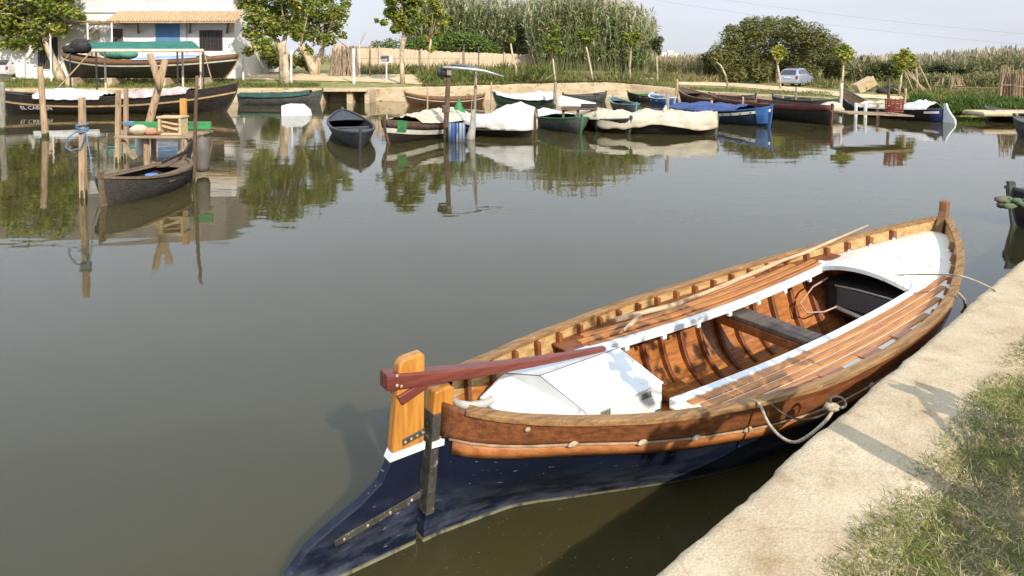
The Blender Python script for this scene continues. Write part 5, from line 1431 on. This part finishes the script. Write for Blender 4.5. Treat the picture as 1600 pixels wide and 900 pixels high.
MB().tube(pts, [.03, .05, .05, .02], 8).build('arm', M('grey_arm', C(120, 118, 118), C(96, 94, 94), rough=.5), en, smooth=True)
MB().tube([E_(746, 108, -.1), E_(738, 150, -.1), E_(735, 190, -.1)], .012, 5).build('hanging_line', ROPE, en)
mb = MB()
for i in range(8): mb.tube([p + Vector((.12 * math.cos(q), .12 * math.sin(q), .95 + i * .03)) for q in np.linspace(0, 6.3, 12)], .018, 5)
tag(mb.build('rope', M('grey_rope', C(130, 116, 100), C(96, 84, 70), rough=.9), None), 'grey lashing wound round the thick crooked pole', 'rope')
# green tent cover and blue striped mattress behind the pole
q = W(716, 205, 0)
o = MB().loft([[(.36 * math.cos(a), .36 * math.sin(a), 0), (.34 * math.cos(a), .34 * math.sin(a), .25), (.16 * math.cos(a), .16 * math.sin(a), .6), (.05 * math.cos(a), .05 * math.sin(a), .85), (.01 * math.cos(a), .01 * math.sin(a), 1.0)] for a in np.linspace(0, 2 * math.pi, 13)], closed=False).build('engine_cover', GREENP, None, smooth=True, solid=.01); o.location = (Wd(717, 190, 24.6).x, 24.6, .42); o.scale = (.85, .85, .9)
tag(o, 'pointed green cloth cover over an outboard engine', 'cover')
o = MB()
for i in range(5): o.tube([(-.22 + .11 * i, 0, 0), (-.22 + .11 * i, .02, .45), (-.22 + .11 * i, 0, .62)], [.06, .06, .05], 8)
o = o.build('striped_mattress', M('blue_white_cloth', C(64, 92, 142), C(150, 158, 168), scale=2.2, stretch=(4, 1, .2), rough=.8, pos=(.48, .52)), None, smooth=True); o.location = W(714, 222, 0)
tag(o, 'blue and white striped mattress hanging by the thick pole', 'mattress')
q = W(740, 217, 0)
o = MB().tube([(0, 0, -.1), (-.1, 0, .05), (-.02, 0, .4), (.0, 0, .75), (.02, 0, 1.0)], [.10, .17, .11, .06, .05], 9, wob=.12).build('hanging_rag', M('grey_rag', C(176, 172, 164), C(140, 136, 128), scale=5, rough=.9), None, smooth=True); o.location = q + Vector((-.02, -.12, 0))
tag(o, 'grey rag bundle hanging down the thin dark pole', 'rag')
q = W(1042, 207, 0)
o = MB().tube([(-.14, 0, .15), (-.10, 0, .5), (-.05, 0, .85), (0, 0, 1.0)], [.07, .10, .08, .03], 8, wob=.15).build('hanging_rag', M('pale_rag', C(206, 196, 180), C(170, 158, 140), scale=5, rough=.9), None, smooth=True); o.location = q + Vector((-.06, -.1, 0))
tag(o, 'pale rag hanging on the post before the cream wrapped boat', 'rag')
# outboard on the cream wrapped boat's left
o = MB().box((0, 0, .32), (.30, .24, .26)).box((0, 0, .05), (.12, .12, .4)).bar((-.1, 0, .4), (-.55, .1, .48), .05, .05).build('outboard_motor', ENGM, None, bevel=.03); o.location = W(1024, 188, .35)
tag(o, 'dark outboard motor between the cream and the blue boats', 'motor')
# dark folding clutter on boats at 890-930
mb = thing('bench_frame', 'dark brown wooden bench frame standing behind the two covered boats', 'bench', W(905, 190, .3))
o0 = mb.location
for px in (880, 903, 925):
    q = W(px, 190, .3) - o0; MB().box(q + Vector((0, 0, .15)), (.10, .10, .75)).build('leg', POSTD, mb)
MB().box((0, 0, .50), (1.35, .35, .08)).build('seat', HULLBR, mb); MB().box((.35, 0, .62), (.55, .3, .12)).build('box', HULLB, mb)
# ---- right jetty with red basket
jr = thing('wooden_jetty', 'weathered plank jetty on short posts beside the right bank', 'jetty', W(1360, 178, 0))
q0 = jr.location
for i in range(5): MB().bar(W(1322, 177, .72) - q0 + Vector((0, .28 * i, 0)), W(1425, 181, .62) - q0 + Vector((0, .28 * i, 0)), .25, .05).build('plank', PLK, jr)
for px, py in ((1337, 183), (1352, 184), (1372, 184), (1398, 184), (1418, 182)):
    q = W(px, py, 0) - q0; MB().tube([q - Vector((0, 0, .3)), q + Vector((0, 0, .66))], .075, 7).build('leg', WHITEP if px < 1360 else POSTT, jr)
q = W(1397, 176, .72)
o = MB()
for i in range(6): o.tube([(.42 * math.cos(a), .35 * math.sin(a), .08 + .11 * i) for a in np.linspace(0, 6.2832, 15)], .03, 5)
for a in np.linspace(0, 6.28, 14): o.tube([(.40 * math.cos(a), .33 * math.sin(a), 0), (.44 * math.cos(a), .37 * math.sin(a), .72)], .025, 4)
o = o.build('basket', M('rust_red', C(150, 80, 58), C(116, 60, 46), scale=6, rough=.9), None); o.location = q; o.scale = (.72, .72, .72)
tag(o, 'rust red wire basket on the right jetty', 'basket')
o = MB().blob((0, 0, .1), (.55, .4, .3), 10, 7, .2).build('cloth_bundle', TARPC, None, smooth=True); o.location = W(1300, 172, .35)
tag(o, 'buff cloth bundle at the stern of the jetty boat', 'cloth')
# sandy shelf over the right edge boat
q = W(1545, 182, .3)
o = MB().box((1.9, .7, 0), (3.8, 1.4, .2)).build('stone_shelf', CONC, None, bevel=.08); o.location = (q.x, q.y + .3, .36)
tag(o, 'sandy stone shelf above the dark boat at the right edge', 'ledge')
# ================================================================== trees, shrubs, reeds
GRN = [(0.196, 0.257, 0.043, 4), (0.142, 0.189, 0.035, 3), (0.365, 0.378, 0.061, 2.6), (0.513, 0.446, 0.068, 1.2), (0.088, 0.121, 0.027, 1.2)]
GRNY = [(0.264, 0.300, 0.048, 3), (0.408, 0.408, 0.072, 3), (0.528, 0.456, 0.084, 1.6), (0.144, 0.180, 0.036, 1.2)]
OLIVE = [(0.188, 0.194, 0.056, 4), (0.131, 0.144, 0.043, 3), (0.250, 0.237, 0.075, 2.4), (0.312, 0.250, 0.100, .8)]
HEDGE = [(0.161, 0.246, 0.046, 4), (0.123, 0.185, 0.036, 3), (0.245, 0.316, 0.073, 1.5)]
def crown_leaves(clumps, n, l0, l1, pal, droop=.3, wr=.62, jit=.2):
    cl = np.array(clumps, float); wgt = cl[:, 3] ** 2; i = rng.choice(len(cl), n, p=wgt / wgt.sum())
    u = unit(n); r_ = rng.uniform(.15, 1, n) ** .45 * (1 + .12 * rng.normal(size=n))
    zq = cl[i, 4] if cl.shape[1] > 4 else np.full(n, .85)
    P = cl[i, :3] + u * (cl[i, 3] * r_)[:, None] * np.stack([np.ones(n), np.ones(n), zq], 1)
    az = rng.uniform(0, 2 * np.pi, n); D = np.stack([np.cos(az), np.sin(az), -droop + .5 * rng.normal(size=n)], 1)
    N = u * .7 + np.array([0, 0, .6]) + .55 * unit(n)
    ln = rng.uniform(l0, l1, n)
    tone = 1 + .22 * np.array([n1(c[0] * .9, c[1] * .9, c[2] * .9 + 4) for c in P])
    return P, D, N, ln, ln * wr, np.clip(pick(pal, n, jit) * tone[:, None], .002, 1)
def tree(label, base, trunk, clumps, n, leaf, pal, m=BARK, r0=.16, name='tree', cat='tree', group=None, limbs=True, droop=.3, shoots=0):
    """base: world point; trunk: list of offsets with radii; clumps: (x, y, z, r) offsets"""
    t_ = thing(name, label, cat, base, 0, group)
    mb = MB()
    for seg in trunk: mb.tube([p[:3] for p in seg], [p[3] for p in seg], 9, wob=.10)
    if limbs:
        tips = [Vector(seg[-1][:3]) for seg in trunk]
        for c in clumps:
            cv = Vector(c[:3]); a = min(tips, key=lambda q: (q - cv).length)
            if (cv - a).length > .25:
                md = a.lerp(cv, .5) + Vector((random.uniform(-.15, .15), random.uniform(-.1, .1), .12 * (cv - a).length))
                mb.tube([a, md, cv], [r0 * .38, r0 * .24, r0 * .08], 6)
    mb.build('trunk', m, t_, smooth=True)
    if n: cards('crown', *crown_leaves(clumps, n, leaf[0], leaf[1], pal, droop), LEAF, t_)
    return t_
def px_clumps(base, lst, rnd=0, dy=1.0):
    """clumps given as photo pixels (px, py, radius px) around the tree's own distance"""
    out = []
    for (x, y, r_) in lst:
        Y = base.y + random.uniform(-dy, dy); p = Wd(x, y, Y) - base; out.append((p.x, p.y, p.z, r_ * base.y / FPX))
    return out
def px_trunk(base, lst):
    out = []
    for x, y, wpx in lst:
        p = Wd(x, y, base.y) - base; out.append((p.x, p.y, p.z, wpx * base.y / FPX / 2))
    out[0] = (out[0][0], out[0][1], -.2, out[0][3]); return out
# big leafy tree on the left
b_ = G(98, 126)
cl = px_clumps(b_, [(20, 10, 28), (55, -10, 32), (85, 5, 26), (10, 45, 22), (40, 35, 26), (70, 35, 24), (90, 45, 16), (25, 68, 14), (8, 70, 11), (50, 60, 14), (110, 20, 14), (104, -15, 22), (0, -20, 28), (-30, 20, 30), (128, 25, 8), (30, -45, 35), (80, -45, 30), (60, 75, 8)], dy=1.2)
tree('big leafy mulberry with broad yellowing leaves at the left edge', b_, [px_trunk(b_, [(98, 127, 15), (90, 108, 12), (80, 88, 11), (72, 66, 10), (66, 45, 7)]), [(px_trunk(b_, [(72, 68, 8), (72, 66, 8)])[1]), px_trunk(b_, [(72, 68, 8), (90, 40, 5)])[1]]], cl, 5200, (.24, .44), GRN, r0=.22)
# leaning trunks right of the house
b_ = G(448, 131)
tree('leafy mulberry with thick bent trunk, nearest the house', b_, [px_trunk(b_, [(448, 132, 15), (446, 112, 13), (443, 85, 12), (440, 76, 13), (432, 62, 9)]), px_trunk(b_, [(441, 78, 10), (441, 76, 10), (446, 55, 6)])], px_clumps(b_, [(400, 25, 20), (425, 10, 24), (450, 20, 24), (430, 42, 20), (395, 50, 16), (410, 70, 16), (470, 0, 24), (440, -20, 28), (400, -10, 22), (385, 5, 16), (388, 80, 10), (460, 45, 16)], dy=1.5), 5600, (.20, .34), GRN + [(.30, .24, .05, 1.2)], r0=.2)
b_ = G(494, 117)
tree('forked mulberry with two cut back limbs beside the bent one', b_, [px_trunk(b_, [(492, 118, 17), (490, 105, 15), (480, 88, 11), (470, 72, 10)]), px_trunk(b_, [(494, 112, 12), (497, 98, 11), (502, 84, 9), (504, 76, 8)])], px_clumps(b_, [(480, 30, 24), (505, 15, 24), (520, 40, 18), (495, 55, 18), (470, 55, 16), (515, 62, 12), (530, 20, 16), (500, -15, 26), (535, 55, 8), (478, 80, 12), (452, 95, 12), (540, 5, 10)], dy=1.8), 5200, (.20, .34), GRN + [(.32, .28, .05, 1.6)], r0=.2)
# dense scrub under them
b_ = G(420, 117)
cl = px_clumps(b_, [(395, 98, 16), (415, 92, 18), (435, 98, 14), (382, 70, 14), (460, 96, 13), (400, 80, 16), (378, 40, 16), (378, 100, 10), (470, 106, 9)], dy=1.0)
tree('dense green scrub behind the bent mulberry trunk', b_ + Vector((0, 2.5, 0)), [[(0, 0, -.2, .12), (0, 0, .8, .08)]], cl, 5200, (.16, .28), GRN + [(.2, .15, .07, 1.5)], name='shrub', cat='shrub', r0=.12)
# heap of canes and nets leaning at 530-550
b_ = G(538, 119)
t_ = thing('cane_heap', 'grey brown heap of canes stacked upright beside the forked mulberry', 'cane heap', b_)
mb = MB(); k = b_.y / FPX
for i in range(120):
    x = rng.uniform(-24, 24) * k; h = (48 - 20 * abs(rng.normal()) * .6) * k
    mb.tube([(x, rng.uniform(-.5, .5), 0), (x * .6 + rng.uniform(-.3, .3), rng.uniform(-.2, .3), max(.8, h))], [.045, .02], 4)
mb.build('canes', wood('grey_cane', C(176, 156, 134), C(128, 108, 90), rough=.95, along=(8, 8, 1)), t_)
tn_ = MB()
for a, c in (((545, 118), (540, 72)), ((578, 120), (578, 72)),): tn_.tube([G(*a) - b_, Wd(c[0], c[1], G(*a).y) - b_], .06, 6)
o = tn_; 
for a, c in (((545, 73), (582, 74)), ((560, 73), (572, 50)), ((575, 74), (590, 62)), ((540, 72), (525, 60))): o.tube([Wd(a[0], a[1], b_.y) - b_, Wd(c[0], c[1], b_.y) - b_], [.05, .025], 5)
o.build('bare_branches', BARKG, t_)
# slim tree with white trunk
b_ = G(630, 132)
tree('slender white trunked mulberry with sparse bright crown, beside the notice board', b_, [px_trunk(b_, [(629, 133, 8.5), (628, 105, 7.5), (628, 75, 7), (632, 58, 8), (630, 46, 6)])], px_clumps(b_, [(612, 20, 13), (625, 30, 13), (640, 15, 14), (650, 0, 13), (618, 45, 9), (630, -8, 16), (640, 45, 10), (600, 35, 6), (610, 2, 10), (655, 28, 9), (588, 32, 4)], dy=.6), 3000, (.20, .34), GRN, r0=.13)
b_ = G(660, 126)
tree('thin yellow green tree just right of the white trunk', b_ + Vector((0, 2, 0)), [px_trunk(b_, [(662, 126, 4), (664, 90, 3.5), (668, 60, 3)])], px_clumps(b_, [(668, 30, 12), (680, 15, 11), (662, 60, 8), (690, 34, 8), (672, 2, 10), (668, 76, 7), (680, 50, 7), (700, 26, 5)], dy=.5), 1900, (.18, .3), GRNY, r0=.08)
saps = [(808, 129, [(808, 130, 3.4), (806, 105, 3.2), (800, 82, 3), (798, 68, 2.4)], [(800, 62, 5)], 90, GRN, 'leafless pale sapling leaning left before the reeds'),
        (868, 131, [(869, 132, 3.2), (866, 112, 3), (864, 92, 2.6)], [(864, 60, 13), (868, 48, 10), (858, 75, 10), (872, 80, 9), (862, 38, 8)], 1000, GRN, 'green crowned sapling at the left corner of the tall reeds'),
        (927, 129, [(927, 130, 4), (923, 108, 3.6), (918, 82, 3), (916, 74, 2.6)], [(916, 60, 11), (926, 50, 9), (908, 52, 9)], 620, GRN, 'sapling with slanting white trunk in front of the reeds'),
        (985, 129, [(985, 130, 3.4), (984, 105, 3.2), (986, 80, 2.8)], [(986, 66, 11), (994, 55, 9), (978, 58, 9)], 620, GRN, 'straight white stemmed sapling at the right of the reeds'),
        (1027, 129, [(1027, 130, 2.8), (1027, 108, 2.6), (1026, 88, 2.2)], [(1026, 72, 9), (1030, 62, 7), (1020, 66, 7), (1028, 82, 6), (1014, 72, 4)], 620, [(.10, .13, .035, 3), (.16, .18, .05, 2)], 'lone small sapling against the open sky'),
        (1138, 136, [(1138, 137, 2.8), (1134, 118, 2.6), (1126, 102, 2.4), (1118, 96, 2)], [(1116, 92, 6), (1122, 86, 6), (1112, 84, 5)], 260, [(.16, .16, .04, 2), (.30, .25, .06, 1)], 'bent sapling leaning left in front of the big bush'),
        (1219, 139, [(1220, 140, 3.4), (1218, 120, 3.2), (1215, 102, 2.6)], [(1216, 88, 8), (1222, 80, 8), (1210, 80, 7), (1218, 74, 6)], 560, GRNY, 'yellow crowned sapling just left of the silver car'),
        (1316, 151, [(1316, 152, 3.6), (1316, 130, 3.2), (1318, 102, 2.6)], [(1318, 86, 9), (1326, 80, 8), (1310, 80, 8), (1318, 73, 7), (1304, 80, 4), (1330, 92, 4)], 620, GRNY, 'yellow crowned sapling behind the whitish jetty post'),
        (1404, 150, [(1403, 152, 3.2), (1407, 132, 3), (1409, 112, 2.6)], [(1410, 98, 10), (1420, 92, 10), (1402, 90, 8), (1414, 82, 8), (1426, 104, 7), (1408, 108, 6)], 820, GRNY, 'yellow green sapling over the fan of poles')]
for px, py, tr, cl, n, pal, lb in saps:
    b_ = G(px, py)
    tree(lb, b_, [px_trunk(b_, tr)], px_clumps(b_, cl, dy=.25), n, (.16, .26), pal, r0=.07, name='sapling', group='young trees along the far bank')
# hedge
def hedge_mass(name, label, base, lst, n, leaf, pal, cat, dy=1.5, droop=.1, zs=.9, wr=.62):
    cl = [tuple(c) + (zs,) for c in px_clumps(base, lst, dy=dy)]
    t_ = thing(name, label, cat, base)
    mb = MB()
    for c in cl[::2]:
        mb.tube([(c[0] * .7, .6, -.3), (c[0] * .85, .5, c[2] * .4), (c[0] * .97, c[1] * .3 + .4, c[2] * .85)], [.13, .09, .03], 6)
    mb.build('trunk', BARKG, t_, smooth=True)
    cards('crown', *crown_leaves(cl, n, leaf[0], leaf[1], pal, droop, wr), LEAF, t_)
    return t_
b_ = G(690, 113, 50); b_ = Vector((Wd(690, 92, 61).x, 61, float(zt(Wd(690, 92, 61).x, 61))))
hedge_mass('hedge', 'rounded dense green hedge rising behind the cane fence', b_, [(590, 72, 11), (610, 70, 12), (635, 70, 13), (660, 68, 14), (685, 66, 15), (705, 66, 15), (725, 64, 17), (742, 64, 17), (700, 62, 14), (715, 62, 14), (760, 74, 14), (772, 80, 11), (735, 78, 16), (700, 80, 14), (670, 80, 14), (640, 82, 12), (610, 82, 12)], 9500, (.16, .26), HEDGE, 'hedge', dy=.6)
# big dark bush right
b_ = Vector((Wd(1215, 92, 61).x, 61, float(zt(Wd(1215, 92, 61).x, 61))))
hedge_mass('large_bush', 'huge domed olive green bush behind the silver car', b_, [(1150, 60, 24), (1180, 48, 24), (1210, 46, 22), (1240, 48, 22), (1270, 58, 24), (1295, 72, 22), (1130, 84, 22), (1160, 90, 26), (1195, 80, 28), (1235, 80, 28), (1270, 90, 26), (1305, 100, 20), (1115, 104, 16), (1145, 114, 18), (1185, 112, 20), (1225, 112, 22), (1262, 114, 18), (1300, 116, 15), (1105, 90, 10), (1168, 38, 12), (1232, 36, 13), (1320, 88, 10), (1200, 34, 10), (1140, 46, 10)], 26000, (.20, .36), OLIVE, 'bush', dy=2.2, wr=.5)
b_ = Vector((Wd(1390, 92, 56).x, 56, float(zt(Wd(1390, 92, 56).x, 56))))
hedge_mass('bush', 'round green bush behind the tipped crate', b_, [(1375, 108, 14), (1395, 104, 13), (1388, 120, 15), (1370, 124, 12), (1405, 120, 11)], 4600, (.16, .28), OLIVE + [(.07, .11, .02, 3)], 'bush', dy=.7)
b_ = Vector((Wd(1350, 92, 58).x, 58, float(zt(Wd(1350, 92, 58).x, 58))))
hedge_mass('bush', 'tawny bush between the huge bush and the green one', b_, [(1340, 112, 12), (1355, 104, 9), (1352, 92, 7), (1360, 118, 12), (1330, 122, 10)], 3200, (.14, .26), [(.20, .17, .06, 3), (.13, .125, .04, 3), (.26, .2, .09, 1)], 'bush', dy=.7)
b_ = Vector((Wd(1500, 92, 54).x, 54, float(zt(Wd(1500, 92, 54).x, 54))))
hedge_mass('bush', 'dark low spreading bush in front of the right reeds', b_, [(1458, 112, 9), (1470, 108, 9), (1510, 118, 9), (1500, 114, 9), (1484, 114, 8), (1522, 120, 6)], 2600, (.16, .28), [(.035, .05, .015, 3), (.06, .075, .022, 2)], 'bush', dy=.6)
# reeds: canes with long arching blades and plumes
def reeds(name, label, place, n, hfun, pal, plume, nl=9, bl=(.5, .95), bw=.045, stemc=(.22, .23, .10), lean=.20):
    P = place(n); n = len(P); h = np.array([hfun(p) for p in P]) * rng.uniform(.72, 1.08, n)
    la = rng.uniform(0, 2 * np.pi, n); le = rng.normal(lean, .05, n)
    axis = np.stack([np.cos(la) * le, np.sin(la) * le, np.ones(n)], 1)
    Vs = []; Cs = []
    wv = np.stack([np.ones(n), np.zeros(n), np.zeros(n)], 1) * .012
    b0 = P; t0_ = P + axis * h[:, None]
    Vs.append(np.stack([b0 - wv, b0 + wv, t0_ + wv * .4, t0_ - wv * .4], 1).reshape(-1, 3)); Cs.append(np.array(stemc) * rng.uniform(.7, 1.25, (n, 1)))
    for k in range(nl):
        f = np.clip(.22 + .78 * (k + rng.uniform(0, 1, n)) / nl, 0, 1)
        c = P + axis * (h * f)[:, None]; az = rng.uniform(0, 2 * np.pi, n); el = rng.normal(.75, .28, n)
        D = np.stack([np.cos(az) * np.cos(el), np.sin(az) * np.cos(el), np.sin(el)], 1); ln = rng.uniform(*bl, n)[:, None]
        S = np.stack([-np.sin(az), np.cos(az), np.zeros(n)], 1) * bw * .5 + unit(n) * bw * .25
        e1_ = c + D * ln * .55; e2_ = c + D * ln * .9 + np.array([0, 0, -.28]) * ln
        cc = pick(pal, n, .3)
        Vs.append(np.stack([c - S * .6, c + S * .6, e1_ + S, e1_ - S], 1).reshape(-1, 3)); Cs.append(cc)
        Vs.append(np.stack([e1_ - S, e1_ + S, e2_ + S * .12, e2_ - S * .12], 1).reshape(-1, 3)); Cs.append(cc)
    if plume is not None:
        m_ = rng.uniform(0, 1, n) < plume[3]; q = t0_[m_]; kq = len(q)
        for r_ in range(2):
            a = rng.uniform(0, np.pi, kq); S = np.stack([np.cos(a), np.sin(a), np.zeros(kq)], 1) * rng.uniform(.07, .16, (kq, 1)); up = np.stack([rng.normal(0, .12, kq), rng.normal(0, .12, kq), rng.uniform(.4, .8, kq)], 1)
            Vs.append(np.stack([q - S * .5, q + S * .5, q + up * .6 + S, q + up], 1).reshape(-1, 3)); Cs.append(np.array(plume[:3]) * rng.uniform(.7, 1.3, (kq, 1)))
    return tag(quads(name, np.concatenate(Vs), np.concatenate(Cs), BLADE), label, 'reeds', kind='stuff')
def band(px0, px1, Y0, Y1):
    def f(n):
        Y = rng.uniform(Y0, Y1, n); q = rng.uniform(px0, px1, n); X = (q - CX0) / FPX * Y
        return np.stack([X, Y, zt(X, Y) - .1], 1)
    return f
def top_at(xs, ys, add=0):
    def f(p):
        q = CX0 + FPX * p[0] / p[1]; return (1 + .16 * n1(p[0] * .55, p[1] * .2) + .10 * n1(p[0] * 1.7, 4)) * max(.6, HC + (92 - np.interp(q, xs, ys)) * p[1] / FPX - p[2]) + add
    return f
ARUNDO = [(0.302, 0.342, 0.163, 4), (0.422, 0.437, 0.227, 3), (0.196, 0.241, 0.098, 3), (0.573, 0.510, 0.309, 1)]
reeds('reed_bed', 'tall grey green giant reeds with feathery tops behind the fence', band(640, 872, 64, 68), 1500, top_at([640, 680, 740, 800, 850, 880], [4, -6, 2, 16, 16, 0]), ARUNDO, (.42, .37, .25, .7), nl=15, bl=(.7, 1.3), bw=.095)
reeds('reed_bed', 'nearer stand of giant reeds sloping down to the right', band(836, 1012, 57, 63), 1700, top_at([836, 880, 930, 980, 1000, 1014], [14, -4, 6, 22, 36, 56]), ARUNDO, (.42, .37, .25, .6), nl=15, bl=(.7, 1.3), bw=.095)
reeds('reed_bed', 'low tawny reeds on the horizon left of the big bush', band(1000, 1120, 62, 78), 900, top_at([1000, 1120], [98, 94]), [(.28, .23, .10, 3), (.18, .17, .06, 3)], (.40, .32, .20, .4), nl=6, bw=.06)
TAWNY = [(.40, .33, .19, 2), (.30, .27, .13, 3), (.22, .23, .09, 4), (.16, .19, .065, 3)]
reeds('reed_bed', 'wide tawny reed bed with pale plumes on the right', band(1330, 1640, 56, 68), 3600, top_at([1330, 1400, 1440, 1500, 1540, 1570, 1600, 1640], [100, 98, 96, 92, 88, 84, 86, 84]), TAWNY, (.40, .34, .22, .3), nl=10, bl=(.4, .8), bw=.06)
reeds('reed_bed', 'short greenish reeds at the foot of the right reed bed', band(1420, 1640, 50, 56), 1300, top_at([1420, 1500, 1640], [118, 120, 112]), [(.14, .17, .05, 3), (.24, .22, .09, 2), (.33, .27, .13, 2)], None, nl=8, bl=(.4, .8), bw=.06)
reeds('reed_bed', 'distant reed belt along the horizon', band(-150, 1750, 95, 130), 3600, top_at([-150, 1750], [89, 89]), TAWNY, (.45, .36, .24, .4), nl=5, bl=(.7, 1.2), bw=.14)
# small climbing plant at the awning fork
b_ = G(233, 118)
tree('pruned fork tree with a tuft of leaves before the blue shutter', b_ + Vector((0, 1.0, 0)), [px_trunk(b_, [(230, 118, 9), (230, 78, 8), (228, 66, 7)]), px_trunk(b_, [(229, 68, 6), (229, 66, 6), (236, 50, 5), (247, 30, 4)]), px_trunk(b_, [(228, 68, 6), (228, 66, 6), (220, 60, 5), (213, 40, 4)])], px_clumps(b_, [(230, 33, 6), (226, 38, 4)], dy=.2), 160, (.2, .3), GRNY, r0=.1, limbs=False)
# young fig tree on the near turf just outside the picture: its shadow falls on the kerb, the boat and the benches
tb = Vector((2.62, 2.28, .58))
t_ = thing('tree', 'young fig tree on the near turf beside the quay', 'tree', tb)
SH = Vector((sun_dir.x, sun_dir.y, sun_dir.z)) / math.hypot(sun_dir.x, sun_dir.y)
mb = MB(); fork = Vector((.0, -.02, 1.30)); knee = Vector((-.005, 0, .55))
mb.tube([(.0, .05, -.1), (.01, .03, .35), (-.01, 0, .7), fork], [.10, .09, .08, .062], 10, wob=.05)
Pl, Dl, Nl, Ll = [], [], [], []
spots = [(965, 572, .66, 2.6, 9, .10), (1008, 606, .62, 2.5, 8, .10), (985, 548, .66, 2.9, 5, .10), (1015, 690, .42, 2.4, 10, .07), (1062, 690, .42, 2.4, 9, .07), (1100, 672, .45, 2.5, 8, .09),
         (1120, 618, .55, 2.6, 10, .12), (1160, 596, .55, 2.7, 11, .12), (1205, 566, .55, 2.8, 11, .13), (1245, 540, .56, 2.9, 9, .12), (1130, 580, .52, 2.8, 8, .12), (1290, 505, .58, 3.2, 8, .14), (1070, 575, .1, 3.2, 9, .14), (1120, 545, .1, 3.3, 9, .14), (1040, 530, .3, 3.2, 7, .12),
         (1000, 498, .62, 3.7, 10, .14), (1060, 474, .63, 3.9, 9, .14), (945, 515, .62, 3.6, 8, .12), (1110, 470, .62, 3.9, 7, .12),          (1428, 610, .6, 1.25, 9, .035), (1462, 612, .6, 1.2, 9, .04), (1530, 652, .6, 1.0, 26, .13), (1600, 730, .6, .8, 18, .14), (1595, 885, .6, .7, 26, .18)]
for (px, py, z, tt_, nn, rr) in spots:
    c = W(px, py, z) + SH * tt_ - tb
    f_ = fork if c.z > 1.05 else knee
    md = f_.lerp(c, .5) + Vector((0, 0, .05 if c.z > 1.05 else -.04))
    mb.tube([f_, md, c], [.016, .011, .006] if c.z > 1.05 else [.026, .02, .014], 6)
    for _ in range(int(nn * 1.7)):
        u_ = Vector(rng.normal(size=3)) * rr * .62
        Pl.append(c + u_); Dl.append(Vector((u_.x, u_.y, -abs(u_.z) - .03)) + Vector(rng.normal(size=3)) * .05); Nl.append(SH + Vector(rng.normal(size=3)) * .5); Ll.append(rng.uniform(.075, .14))
mb.build('trunk', BARK, t_, smooth=True)
Ll = np.array(Ll)
cards('crown', np.array(Pl), np.array(Dl), np.array(Nl), Ll, Ll * .8, pick(GRN, len(Ll)), LEAF, t_)
